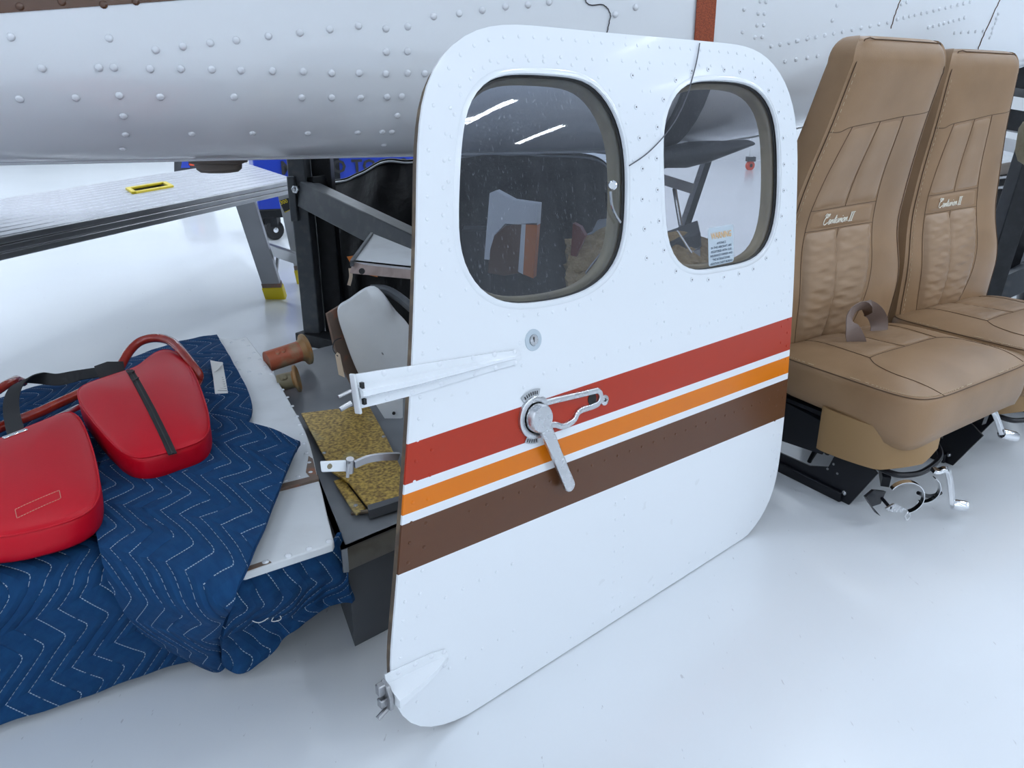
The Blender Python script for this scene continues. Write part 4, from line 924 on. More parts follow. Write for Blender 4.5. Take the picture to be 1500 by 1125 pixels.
FLP = cg([[(195, 600, .308), (260, 606, .311), (330, 614, .315), (390, 630, .317), (440, 649, .318)],
          [(150, 680, .308), (215, 680, .311), (290, 680, .315), (350, 685, .316), (420, 692, .317)],
          [(138, 745, .308), (205, 748, .311), (275, 752, .312), (340, 757, .313), (394, 760, .313)],
          [(146, 800, .305), (208, 806, .307), (270, 812, .308), (325, 818, .309), (368, 822, .309)],
          [(165, 850, .278), (220, 862, .283), (272, 872, .285), (315, 874, .288), (346, 868, .292)],
          [(192, 900, .20), (235, 912, .20), (276, 920, .20), (305, 917, .205), (326, 905, .21)],
          [(235, 940, .12), (262, 948, .115), (288, 953, .11), (305, 950, .112), (318, 938, .12)],
          [(285, 966, .045), (300, 973, .04), (316, 979, .035), (324, 977, .036), (326, 968, .045)]])
P = lump(crgrid(FLP, 10, 10), .003, 26, 8)
mb = MB(); mb.sheet(P, .007, uv=arcuv(P, (.012, .03))); fl = mb.obj('folded_flap', 'blanket', blk, smooth=70)
Pa_ = np.array(P); e2 = [Pa_[i, -1] + EZ * .001 for i in range(Pa_.shape[0])]; e1 = [Pa_[i, -5] + EZ * .0015 for i in range(Pa_.shape[0])]
mb = MB(); mb.sheet([[a, (a + b) / 2 + EZ * .002, b] for a, b in zip(e1, e2)], .003); mb.obj('binding', 'binding', fl, smooth=60)
mb = MB(); e1 = [Pa_[4, j] + EZ * .0015 for j in range(20, Pa_.shape[1])]; e2 = [Pa_[0, j] + EZ * .001 for j in range(20, Pa_.shape[1])]
mb.sheet([[a, (a + b) / 2 + EZ * .002, b] for a, b in zip(e1, e2)], .003, flip=True); mb.obj('binding', 'binding', fl, smooth=60)
HNG = cg([[(352, 838, .265), (385, 832, .265), (420, 820, .265), (455, 807, .265), (480, 797, .265), (494, 780, .262)],
          [(345, 870, .235), (380, 862, .23), (420, 850, .225), (458, 838, .22), (488, 830, .215), (503, 820, .215)],
          [(330, 905, .19), (372, 898, .165), (415, 885, .165), (455, 866, .165), (490, 860, .16), (512, 855, .165)],
          [(322, 935, .13), (365, 930, .095), (408, 918, .09), (440, 894, .12), (475, 879, .125), (520, 880, .125)],
          [(327, 968, .055), (352, 984, .03), (402, 946, .045), (434, 918, .085), (462, 892, .10), (505, 884, .12)]])
P = np.array(lump(crgrid(HNG, 10, 10), .008, 40, 5, nrm(V(.3, -.9, .2))))
mb = MB(); mb.sheet(P.tolist(), .007, uv=arcuv(P.tolist(), (.02, .0))); mb.obj('hanging_corner', 'blanket', blk, smooth=70)
mb = MB(); mb.tube(crom([W(*p) for p in ((400, 890, .16), (412, 906, .13), (398, 910, .13), (403, 898, .15), (380, 912, .14), (360, 902, .16), (350, 880, .2))], 6), .0008, 5); mb.obj('loose_thread', 'whitepaper', blk)
# care label on the blanket
mb = MB(); mb.sheet([[W(x, y, z) for x, y, z in r] for r in (((308, 529, .325), (326, 531, .318)), ((312, 552, .315), (330, 553, .309)), ((315, 577, .310), (334, 576, .309)))], .001); lb_ = mb.obj('care_label', 'whitepaper', blk, label='white sewn-in care label')
mb = MB(); mb.sheet([[W(x, y, z) for x, y, z in r] for r in (((308, 528, .327), (327, 532, .327)), ((311, 538, .322), (320, 541, .322)), ((313, 545, .318), (315, 545, .318)))], .001); mb.obj('folded_corner', 'whitepaper', lb_)
mb = MB()
for k in range(7):
    a = W(316 + k * .5, 553 + k * 3.2, .3115); b = W(327 + k * .9, 553 + k * 3.2, .3112); mb.tube([a, b], .0007, 4)
mb.obj('label_print', 'ink', lb_)
mb = MB(); mb.ribbon([W(338, 545, .307), W(344, 575, .307)], V(1, 0, 0), .008, .0012); mb.obj('blue_ribbon', 'blueribbon', blk)

# red cushions
def cushion(name, seam, zt, th, label):
    pts = resample(crom([V(*p) for p in seam], 6, True), 96, True); Pw = smooth_closed(np.array([W(x, y, zt) for x, y in pts]), 2); c = Pw.mean(0)
    t = empty(name, V(c[0], c[1], zt - th), label, 'cushion', 'red vinyl cushions')
    rings = []
    for s_, dz in ((.80, -th), (.955, -th + .001), (.992, -th + .008), (1.004, -th * .55), (1.003, -.010), (.998, -.003), (.985, .0012), (.95, .0045), (.86, .009), (.68, .014), (.45, .0175), (.2, .019)):
        rings.append([V(*(c + (p - c) * s_ + EZ * dz)) for p in Pw])
    mb = MB(); k = mb.grid(rings, cv=True); n_ = 96; mb.f += [tuple(range(k, k + n_)), tuple(range(k + (len(rings) - 1) * n_, k + len(rings) * n_))]
    body = mb.obj('cover', 'red', t, smooth=70)
    mb = MB(); mb.tube([c + (p - c) * .997 + EZ * .0 for p in Pw], .0016, 6, closed=True); mb.obj('welt', 'red', body)
    def topz(q):  # height of the top at a world xy point
        k_ = min(range(96), key=lambda i: -np.dot(nrm((Pw[i] - c)[:2]), nrm((q - c)[:2] + 1e-9))); r = np.linalg.norm((q - c)[:2]) / np.linalg.norm((Pw[k_] - c)[:2])
        return zt + float(np.interp(r, (.2, .45, .68, .86, .95, .985), (.019, .0175, .014, .009, .0045, .0012)))
    return t, body, topz
CZ = .362
c1, b1_, tz1 = cushion('seat_cushion', [(113, 572), (128, 562), (165, 549), (200, 537), (222, 520), (240, 512), (262, 518), (282, 543), (296, 575), (305, 605), (307, 628), (296, 645), (262, 658), (225, 668), (200, 671), (178, 662), (155, 640), (132, 612), (117, 590)], CZ, .056, 'red vinyl cushion with a black zip down its middle')
c2_, b2_, tz2 = cushion('seat_cushion', [(-70, 682), (-20, 652), (20, 634), (62, 617), (98, 603), (112, 606), (124, 625), (137, 662), (145, 700), (146, 728), (132, 748), (100, 764), (50, 778), (0, 787), (-60, 788), (-120, 778), (-150, 752), (-130, 715)], CZ - .004, .050, 'red vinyl cushion with a stitched rectangle, cut by the left frame edge')
zp = [(189, 541), (203, 568), (220, 600), (236, 630), (252, 658)]
pw = [W(x, y, CZ + .012) for x, y in zp]; pw = [V(p[0], p[1], tz1(p) + .0012) for p in crom(pw, 5)]
mb = MB(); mb.ribbon(pw, V(1, .15, 0), .0145, .002); zz = mb.obj('zip', 'blackweb', b1_, label='black zip')
mb = MB(); mb.tube([p + EZ * .0012 for p in pw], .0018, 6); mb.obj('zip_teeth', 'ink', zz)
mb = MB(); mb.box(pw[2] + EZ * .004, (.009, .014, .005)); mb.box(pw[4] + EZ * .003, (.006, .022, .003)); mb.obj('zip_slider', 'ink', zz, bevel=.001)
rc = [(24, 754), (88, 722), (90, 734), (26, 757 + 5)]
pr = resample([W(x, y, CZ + .005) for x, y in ((23, 750), (88, 723), (90, 733), (25, 760))], 44, True)
mb = MB()
for i in range(0, 44):
    a, b = pr[i], pr[(i + 1) % 44]; a = V(a[0], a[1], tz2(a) + .0004); b = V(b[0], b[1], tz2(b) + .0004); mb.tube([a, a + (b - a) * .7], .0005, 4)
mb.obj('stitched_rectangle', 'stitch', b2_, kind='stuff')
# red tube frame
rt = empty('tube_frame', W(150, 600, .30), 'red painted tubular hoop frame beside the red cushions', 'tube frame')
hp = crom([W(*p) for p in ((164, 560, .318), (176, 538, .338), (190, 514, .362), (206, 500, .376), (228, 495, .384), (250, 500, .384), (268, 517, .374), (284, 538, .358), (291, 550, .342), (288, 562, .325), (270, 600, .318))], 8)
mb = MB(); mb.tube(hp, .0115, 12); mb.obj('hoop', 'redtube', rt, smooth=60)
mb = MB(); mb.tube([W(-120, 680, .315), W(0, 626, .318), W(60, 603, .32), W(130, 570, .322), W(175, 552, .322)], .0115, 12); mb.obj('long_tube', 'redtube', rt, smooth=60)
mb = MB(); mb.tube([W(-60, 606, .33), W(-10, 576, .34), W(8, 564, .345), W(24, 556, .335), W(34, 560, .315)], .0105, 12); mb.obj('bent_tube', 'redtube', rt, smooth=60)
mb = MB(); mb.tube([W(30, 640, .33), W(70, 618, .335), W(116, 596, .335)], .0065, 10); mb.obj('thin_tube', 'worn_chrome', rt, smooth=60)
# black strap with silver end
sp_ = empty('harness_strap', W(30, 625, .31), 'black webbing strap with a silver end clip beside the red cushions', 'strap')
pth = crom([W(*p) for p in ((160, 543, .345), (120, 549, .322), (85, 556, .318), (60, 554, .330), (38, 556, .345), (24, 566, .352), (17, 584, .348), (17, 605, .345), (22, 628, .358), (26, 640, .366))], 8)
n_ = len(pth); wds = [V(.2, .6, .6) if i < n_ * .35 else (V(.75, .5, .3) if i < n_ * .6 else V(.95, .25, 0)) for i in range(n_)]; wds = [sum((wds[min(max(i + d, 0), n_ - 1)] for d in range(-9, 10)), V(0, 0, 0)) for i in range(n_)]
mb = MB(); mb.ribbon(pth, None, .030, .0025, wids=wds); mb.obj('webbing', 'blackweb', sp_, smooth=60)
mb = MB(); mb.beam(W(5, 643, .370), W(40, 630, .370), .010, .008); mb.obj('end_clip', 'chrome', sp_, bevel=.002, label='silver end clip')
mb = MB(); mb.ribbon([W(142, 546, .35), W(160, 540, .355), W(182, 540, .345)], V(0, .7, .7), .036, .003); mb.obj('upper_loop', 'blackweb', sp_)

# flared landing gear tubes
def flared(name, a, b, r, rf, m1, m2, label):
    t = empty(name, (a + b) / 2 - EZ * r, label, 'tube'); ax = nrm(b - a); L_ = np.linalg.norm(b - a)
    mb = MB(); mb.lathe([(r, 0), (r, L_ * .86), (r * 1.08, L_ * .93)], a, ax, 22); mb.obj('tube_body', m1, t)
    mb = MB(); mb.lathe([(r * 1.02, L_ * .85), (r * 1.12, L_ * .92), (rf * .8, L_ * .97), (rf, L_), (rf, L_ + .006), (rf * .9, L_ + .008), (r * .8, L_ + .002), (r * .75, L_ - .03), (0, L_ - .03)], a, ax, 22); mb.obj('flange', m2, t)
    for q in (.35, .5):
        mb = MB(); mb.dome(a + ax * L_ * q + nrm(V(0, -1, 1)) * r, nrm(V(0, -1, 1)), .008, .006, 8); mb.obj('bolt_head', m1, t)
flared('axle_tube', W(391, 530, .292), W(446, 512, .306), .029, .045, 'rust', 'rustend', 'orange-red flaking flared tube beyond the white panel')
flared('axle_tube', W(408, 561, .280), W(433, 555, .288), .022, .036, 'olive', 'rustend', 'short olive flared tube below the orange-red one')
# gold plates
gp = empty('chromate_plate', W(520, 660, .25), 'mottled gold chromate metal plate on the grey table', 'metal plate')
mb = MB(); mb.prism([W(x, y, .272) for x, y in ((441, 605), (540, 593), (566, 640), (600, 712), (600, 722), (538, 740), (510, 705), (486, 690))], EZ * -.005); g1_ = mb.obj('main_plate', 'gold', gp, bevel=.001)
mb = MB(); mb.prism([W(x, y, .262) for x, y in ((489, 704), (502, 700), (536, 744), (522, 753), (518, 750))], EZ * -.004); mb.obj('edge_strip', 'gold', gp, bevel=.001)
mb = MB(); mb.prism([W(x, y, .2722) for x, y in ((538, 740), (600, 722), (600, 729), (540, 748))], EZ * -.018); mb.obj('plate_flange', 'darkgrey', gp)
for x, y in ((475, 664), (562, 640), (521, 741)):
    mb = MB(); mb.lathe([(.0045, 0), (.004, .002), (.0, .002)], W(x, y, .272 if y < 700 else .262), EZ, 12); mb.obj('plate_screw', 'worn_chrome', gp)
# white cowling piece with rusty lip
cw = empty('wheel_fairing', WY(540, 600, 1.75), 'white fairing shell with a rusty brown lip standing behind the hinge arm', 'fairing')
fo = crom([V(*p) for p in ((494, 455), (512, 437), (548, 419), (580, 455), (600, 478), (640, 540), (640, 620), (575, 600), (540, 570), (524, 545), (508, 505))], 6, True)
def cwp(p, dy): return WY(p[0], p[1], 1.70 + dy + .0012 * (p[0] - 494))
cf = sum((cwp(p, 0) for p in fo), V(0, 0, 0)) / len(fo)
rings = [[cwp(p, .05) for p in fo], [cwp(p, .012) for p in fo], [cf + (cwp(p, 0) - cf) * .97 + V(0, -.006, 0) for p in fo], [cf + (cwp(p, 0) - cf) * .8 + V(0, -.012, 0) for p in fo], [cf + (cwp(p, 0) - cf) * .4 + V(0, -.020, 0) for p in fo], [cf + (cwp(p, 0) - cf) * .02 + V(0, -.022, 0) for p in fo]]
mb = MB(); mb.grid(rings, cv=True); mb.obj('shell', 'paint2', cw, smooth=70)
lipo = crom([V(*p) for p in ((490, 452), (496, 480), (503, 507), (518, 541), (532, 568))], 6)
mb = MB(); mb.ribbon([cwp(p, .035) for p in lipo], V(.35, -.2, .9) * 0 + V(.5, 1, 0), .06, .006); mb.obj('rusty_lip', 'brownmetal', cw, smooth=60, label='rust-spotted brown lip')
mb = MB(); mb.prism([WY(x, y, 1.66) for x, y in ((550, 592), (590, 585), (590, 612), (568, 620))], V(0, .004, 0)); mb.obj('lower_tab', 'paint2', cw)
mb = MB(); mb.lathe([(.004, 0), (.004, .003)], WY(577, 605, 1.658), V(0, -1, 0), 10); mb.obj('tab_hole', 'ink', cw)
mb = MB(); mb.tube(crom([WY(*p) for p in ((543, 424, 1.82), (565, 425, 1.82), (585, 436, 1.80), (604, 452, 1.78))], 6), .012, 10); mb.obj('rim_tube', 'brace', cw)
pt_ = empty('paper_tag', WY(499, 552, 1.66), 'small tan paper tag hanging from the fairing lip', 'tag')
mb = MB(); mb.prism([WY(x, y, 1.66) for x, y in ((491, 520), (494, 516), (498, 519), (505, 553), (496, 549))], V(0, .001, 0)); mb.obj('tag_card', 'paper', pt_)
mb = MB(); mb.tube(crom([WY(495, 522, 1.658), WY(488, 512, 1.67), WY(490, 500, 1.68), WY(500, 495, 1.70)], 5), .0012, 5); mb.obj('tag_string', 'ink', pt_)

# aluminium work platform
wp = empty('work_platform', W(200, 500, 0), 'aluminium folding work platform with yellow hand slot behind the bench', 'platform')
DZ = .60
n0, n1 = W(-160, 377, DZ), W(432, 262, DZ); f0, f1_ = W(-160, 316, DZ), W(352, 236, DZ)
def deck(a, b, z=0): return (n0 + (n1 - n0) * a) * (1 - b) + (f0 + (f1_ - f0) * a) * b + EZ * z
NB = 12
slot_a = (.47, .585)
for k in range(NB):
    b0, b1b = k / NB + .007, (k + 1) / NB - .007
    segs = [(0, slot_a[0]), (slot_a[1], 1)] if k in (5, 6) else [(0, 1)]
    for a0, a1 in segs:
        mb = MB(); mb.prism([deck(a0, b0), deck(a1, b0), deck(a1, b1b), deck(a0, b1b)], EZ * -.02); mb.obj('deck_slat', 'alu', wp, bevel=.003)
mb = MB(); mb.prism([deck(0, 0, -.008), deck(1, 0, -.008), deck(1, 1, -.008), deck(0, 1, -.008)], EZ * -.016); mb.obj('deck_core', 'aluside', wp)
for k in range(3):
    z0 = -.002 - k * .022; mb = MB(); mb.prism([deck(0, -.012, z0), deck(1, -.012, z0), deck(1, -.012, z0 - .0205), deck(0, -.012, z0 - .0205)], nrm(deck(.5, 1) - deck(.5, 0)) * .02); mb.obj('side_rib', 'aluside', wp, bevel=.003)
mb = MB(); mb.prism([deck(1, 0, -.002), deck(1, 1, -.002), deck(1, 1, -.064), deck(1, 0, -.064)], nrm(deck(0, .5) - deck(1, .5)) * .02); mb.obj('end_rail', 'aluside', wp)
sl = [deck(a, b, .004) for a, b in ((slot_a[0], 5 / NB), (slot_a[1], 5 / NB), (slot_a[1], 7 / NB), (slot_a[0], 7 / NB))]
mb = MB(); 
for i in range(4): mb.beam(sl[i], sl[(i + 1) % 4], .022, .012)
ys = mb.obj('hand_slot', 'yellow', wp, bevel=.003, label='yellow plastic hand slot')
mb = MB(); mb.prism([q - EZ * .012 for q in sl], EZ * -.002); mb.obj('slot_floor', 'olive', ys)
def leg(top, foot, w, nm='leg', cap=True):
    mb = MB(); mb.beam(top, foot, w, .028, V(0, 1, 0)); l_ = mb.obj(nm, 'aluside', wp, bevel=.003)
    if cap:
        d_ = nrm(foot - top); mb = MB(); mb.beam(foot - d_ * .11, foot - d_ * .085, w * 1.03, .032, V(0, 1, 0)); mb.obj('worn_band', 'brownmetal', l_)
        mb = MB(); mb.beam(foot - d_ * .085, foot, w * 1.12, .042, V(0, 1, 0)); mb.obj('foot_cap', 'yellow', l_, bevel=.004)
    return l_
leg(deck(.775, .05, -.04), W(405, 437, 0), .095); 
t_top = deck(.985, .15, -.03); leg(t_top, W(447, 415, 0), .075)
leg(deck(.06, .1, -.04), deck(0, .1, -DZ) + V(-.05, -.12, 0), .08); leg(deck(.04, .9, -.04), deck(0, .9, -DZ) + V(-.1, -.1, 0), .08); 
lg = MB(); a_, b_ = W(396, 393, .12), W(446, 384, .20)
mb = MB(); mb.beam(WY(380, 360, 4.0), WY(452, 384, 3.7), .03, .055, EZ); mb.obj('rung', 'aluside', wp, bevel=.003)
mb = MB(); mb.beam(WY(407, 374, 3.95), WY(403, 420, 3.95), .025, .01, V(1, 0, 0)); mb.obj('rung_strut', 'aluside', wp)
mb = MB(); mb.prism([WY(x, y, 3.55) for x, y in ((409, 294), (422, 290), (430, 305), (417, 312))], V(0, .004, 0)); lbp = mb.obj('rating_label', 'ink', wp, label='black label with yellow number 300')
q0, qx, qy = WY(411.5, 300, 3.545), nrm(WY(424, 296, 3.545) - WY(411.5, 300, 3.545)), nrm(WY(409, 294, 3.545) - WY(417, 312, 3.545))
mb = MB(); fit_text(mb, '300', .036, .018, lambda x, y: q0 + qx * (x + .018) + qy * y, .02); mb.obj('rating_number', 'yellow', lbp, smooth=None)
mb = MB(); mb.beam(WY(417, 311, 3.545), WY(430, 305, 3.545), .004, .003); mb.obj('label_stripe', 'yellow', lbp)

# black stand with diagonal brace
sd = empty('support_stand', W(465, 500, 0), 'black square-tube stand with a diagonal brace beside the platform', 'stand')
pb = W(462, 500, 0)
mb = MB(); mb.beam(pb, pb + EZ * .812, .09, .07, V(1, 0, 0)); mb.obj('post', 'brace', sd, bevel=.005)
mb = MB(); mb.beam(pb + V(.075, .08, 0), pb + V(.075, .08, .80), .07, .08, V(1, 0, 0)); mb.obj('inner_post', 'black', sd, bevel=.005)
ps = pb + EZ * .66
mb = MB(); mb.beam(pb + V(-.02, -.035, .52), pb + V(-.02, -.035, .695), .065, .03, V(1, 0, 0)); mb.obj('sleeve', 'brace', sd, bevel=.004)
mb = MB(); mb.lathe([(.016, 0), (.016, .012), (.008, .014), (.008, .022)], WY(434, 277, 3.05), V(-.3, -1, 0), 6); mb.obj('sleeve_bolt', 'worn_chrome', sd)
mb = MB(); mb.beam(WY(452, 285, 3.08), WY(700, 408, 2.35), .09, .10, V(0, .2, 1)); mb.obj('diagonal_brace', 'brace', sd, bevel=.004)
mb = MB(); mb.beam(WY(455, 276, 3.14), WY(472, 274, 3.12), .10, .09); mb.obj('brace_bracket', 'black', sd, bevel=.004)
mb = MB(); q = WY(700, 405, 2.35); mb.beam(V(q[0], q[1], 0), V(q[0], q[1], .60), .09, .09, V(1, 0, 0)); mb.obj('rear_post', 'black', sd, bevel=.005)
mb = MB(); mb.beam(pb + V(-.05, 0, .025), pb + V(.35, -.25, .025), .09, .05); mb.obj('base_rail', 'black', sd, bevel=.004)
# prop behind the door (carries its lean)
pp = D(.50, .74, -.04) ; pf = V(pp[0] - .10, pp[1] + .45, 0)
dp = empty('door_prop', pf, 'black prop bar leaning between the floor and the back of the door', 'prop')
mb = MB(); mb.beam(pf, pp - dn * .012, .035, .035); mb.obj('prop_bar', 'black', dp)
mb = MB(); mb.box(pf + EZ * .01, (.12, .12, .02)); mb.obj('prop_foot', 'black', dp)

# black sheeted heap behind the stand
hp_ = empty('covered_heap', V(-.1, 3.2, 0), 'black plastic sheet bunched over a heap behind the stand', 'plastic sheet')
rows = []
edge = crom([V(*p) for p in ((448, 290), (470, 275), (482, 269), (508, 265), (525, 257), (548, 247), (575, 237), (608, 239), (640, 236), (700, 228), (760, 228), (820, 230), (880, 240), (925, 285), (950, 345))], 5)
yy = lambda i: 3.50 - .010 * i
R0 = [WY(p[0], p[1], yy(i)) for i, p in enumerate(edge)]
rows.append([V(q[0], q[1] + .9, max(q[2] - .25, .02)) for q in R0]); rows.append([q + V(0, .5, -.08) for q in R0]); rows.append([q + V(0, .03, .0) for q in R0]); rows.append(R0)
for fz, dy in ((.75, -.06), (.5, -.10), (.25, -.12), (.0, -.14)): rows.append([V(q[0], q[1] + dy, q[2] * fz + .004) for q in R0])
P = lump(crgrid(rows, 5, 2), .022, 17, 11, nrm(V(0, -1, .3)))
mb = MB(); mb.sheet(P, .004); mb.obj('sheet', 'tarp', hp_, smooth=70)
mb = MB(); mb.tube([np.array(q) + V(0, -.012, .004) for q in P[15][:]], .0042, 6); mb.obj('shiny_hem', 'greywhite', hp_)
# white triangular panel with weathered edge
tw = empty('panel_offcut', WY(555, 395, 2.2), 'white triangular panel offcut with a weathered edge resting behind the stand brace', 'aircraft panel')
zt_ = .56
mb = MB(); mb.prism([W(x, y, zt_) for x, y in ((517, 383), (546, 342), (660, 388), (660, 398), (600, 392))], EZ * -.006); mb.obj('top_sheet', 'paint2', tw)
mb = MB(); mb.prism([W(x, y, zt_) for x, y in ((517, 383), (600, 392), (660, 398))] + [W(x, y, zt_) - EZ * .03 for x, y in ((660, 398), (600, 392), (511, 384))], V(0, .02, 0)); mb.obj('weathered_edge', 'woodedge', tw)
mb = MB(); mb.beam(W(515, 386, zt_), W(545, 344, zt_), .008, .016); mb.obj('grey_edge', 'brace', tw)
for x in (530,):
    mb = MB(); mb.lathe([(.008, 0), (.008, .004)], W(x, 389, zt_) - EZ * .014 + V(0, -.002, 0), V(0, -1, 0), 12); mb.obj('edge_hole', 'ink', tw)
mb = MB(); c = W(640, 392, zt_ - .04); mb.beam(V(c[0], c[1] + .12, 0), V(c[0], c[1] + .12, zt_ - .008), .06, .06, V(1, 0, 0)); mb.obj('support_leg', 'black', tw)
tg = WY(548, 400, 2.3); 
mb = MB(); mb.prism([WY(x, y, 2.28) for x, y in ((508, 376), (522, 374), (553, 392), (553, 406), (520, 398))], V(0, .002, 0)); mb.obj('orange_tag', 'orange', None, label='orange tag hanging below the white triangular offcut', cat='tag')
mb = MB(); mb.ribbon(crom([WY(513, 393, 2.2), WY(514, 405, 2.2), WY(511, 418, 2.2)], 4), V(1, 0, 0), .010, .002); mb.obj('tape_strip', 'paper', tw)

# blue tool cart far behind
tcx = W(404, 353, 0); td = nrm(V(.93, .36, 0)); tn = V(td[1], -td[0], 0)
tc = empty('tool_cart', tcx + td * .8, 'blue rolling tool cart with black lettering far behind the stand', 'tool cart')
cbx = tcx - tn * .02
def CT(a, z, off=0.): return cbx + td * a + tn * off + EZ * z
mb = MB(); mb.prism([CT(-.1, .20), CT(2.1, .20), CT(2.1, .95), CT(-.1, .95)], -tn * .6); mb.obj('cart_body', 'blue', tc, bevel=.01)
mb = MB(); mb.prism([CT(-.12, .17, .01), CT(2.12, .17, .01), CT(2.12, .235, .01), CT(-.12, .235, .01)], -tn * .62); mb.obj('base_frame', 'black', tc, bevel=.01)
mb = MB(); mb.prism([CT(.30, .27, .012), CT(.52, .27, .012), CT(.52, .9, .012), CT(.30, .9, .012)], -tn * .01); mb.obj('front_bar', 'black', tc)
for a, off in ((.0, .0), (.0, -.5), (1.9, .0), (1.9, -.5)):
    p = CT(a, 0, off - .05); mb = MB(); mb.lathe([(.02, -.028), (.065, -.028), (.075, -.018), (.075, .018), (.065, .028), (.02, .028)], p + EZ * .075, nrm(tn + td * .4), 20); w_ = mb.obj('caster', 'rubber', tc)
    mb = MB(); mb.lathe([(.022, 0), (.020, .006), (.0, .008)], p + EZ * .075 + nrm(tn + td * .4) * .028, nrm(tn + td * .4), 12); mb.obj('caster_hub', 'chrome', w_)
    mb = MB(); mb.box(p + EZ * .14, (.09, .09, .07)); mb.obj('caster_fork', 'black', w_)
mb = MB(); put_text(mb, 'MATCO TOOLS', .13, lambda x, y: CT(.09 + x, .485 + y, .014), 1.05, 0, .004); mb.obj('lettering', 'ink', tc, smooth=None, label='black block lettering MATCO TOOLS')
mb = MB(); mb.tube([CT(-.1, .38, .006), CT(2.1, .38, .006)], .006, 6); mb.obj('trim_line', 'ink', tc)
bx = empty('toolbox', W(268, 262, 0), 'dark tool bag with blue and red patches beyond the platform', 'tool bag')
q = WY(250, 262, 6.6); 
def BX(px_, py_, dy=0): return WY(px_, py_, 8.8 + dy)
mb = MB(); mb.prism([BX(254, 286), BX(292, 286), BX(292, 215), BX(254, 215)], V(0, .3, 0)); mb.obj('bag_body', 'greyrub', bx, bevel=.02)
mb = MB(); mb.prism([BX(265, 246, -.01), BX(278, 246, -.01), BX(276, 228, -.01), BX(268, 228, -.01)], V(0, .01, 0)); mb.obj('blue_patch', 'blue', bx)
mb = MB(); mb.prism([BX(276, 242, -.01), BX(284, 243, -.01), BX(284, 230, -.01), BX(277, 230, -.01)], V(0, .01, 0)); mb.obj('red_patch', 'redwheel', bx)

# ------------------------------------------------------------------ things seen through the door windows
sp1 = empty('striped_fairing', W(745, 560, 0), 'white fairing with brown and orange stripes seen through the larger tinted window', 'fairing')
YS = 2.05
def YP(l, y, m, name, par, dy=0., label=None): mb_ = MB(); mb_.prism([WY(a, b, y + dy) for a, b in l], V(.01, .03, 0)); return mb_.obj(name, m, par, bevel=.001, label=label)
YP([(709, 380), (717, 283), (726, 279), (752, 293), (789, 298), (787, 330), (740, 328), (724, 345), (718, 365), (718, 381)], YS, 'paint2', 'white_skin', sp1)
YP([(718, 365), (724, 345), (740, 331), (764, 328), (760, 400), (740, 404), (714, 400)], YS, 'brownpaint', 'brown_stripe', sp1)
YP([(764, 327), (770, 327), (766, 402), (758, 398)], YS, 'paint', 'white_stripe', sp1)
YP([(770, 327), (787, 326), (781, 408), (766, 402)], YS, 'orangepaint', 'orange_stripe', sp1)
mb = MB(); q = WY(750, 395, YS + .06); mb.beam(V(q[0], q[1], 0), q + EZ * .1, .03, .03, V(1, 0, 0)); mb.obj('stand_rod', 'black', sp1)
rp_ = empty('maroon_panel', WY(845, 400, 2.3) * V(1, 1, 0), 'maroon curved panel scrap seen low in the larger window', 'aircraft panel')
YP([(834, 398), (839, 327), (850, 333), (857, 346), (852, 358), (846, 370), (842, 392)], 2.2, 'redbrown', 'maroon_skin', rp_)
mb = MB(); q = WY(841, 385, 2.24); mb.beam(V(q[0], q[1], 0), q, .03, .02, V(1, 0, 0)); mb.obj('stand_rod', 'black', rp_)
wps = empty('white_scrap', WY(885, 400, 2.5) * V(1, 1, 0), 'pale sheet scrap beside the maroon panel in the larger window', 'aircraft panel')
YP([(856, 345), (867, 340), (875, 323), (905, 320), (906, 345), (880, 372), (848, 392), (846, 372)], 2.5, 'greywhite', 'sheet', wps)
mb = MB(); q = WY(878, 380, 2.53); mb.beam(V(q[0], q[1], 0), q, .03, .02, V(1, 0, 0)); mb.obj('stand_rod', 'black', wps)
fl_ = empty('sheepskin_cover', WY(890, 380, 2.2) * V(1, 1, 0), 'golden sheepskin cover seen through both door windows', 'seat cover')
P = []
for i in range(22):
    R = []
    for j in range(26):
        x = 830 + j * 9.5; y = 345 + i * 5.5 - 18 * math.exp(-((x - 900) / 40) ** 2) - 10 * math.exp(-((x - 990) / 30) ** 2) + rng.uniform(-1.5, 1.5)
        R.append(WY(x, y + 12, 2.30 - .018 * i + rng.uniform(-.012, .012)))
    P.append(R)
mb = MB(); mb.sheet(P, .02); mb.obj('fleece', 'fleece', fl_, smooth=80)
mb = MB(); q0 = WY(980, 462, 1.99); q1 = WY(860, 462, 1.99)
for q in (q0, q1): mb.beam(V(q[0], q[1] + .06, 0), q + V(0, .06, .02), .05, .05, V(1, 0, 0))
mb.obj('hanger_legs', 'black', fl_)
# long hinge strip lying over the fleece
mb = MB(); mb.ribbon([WY(858, 400, 2.05), WY(906, 338, 2.1)], V(.3, -.5, .8), .018, .003); mb.obj('piano_hinge', 'steel', None, label='long thin piano hinge strip over the sheepskin', cat='hinge')
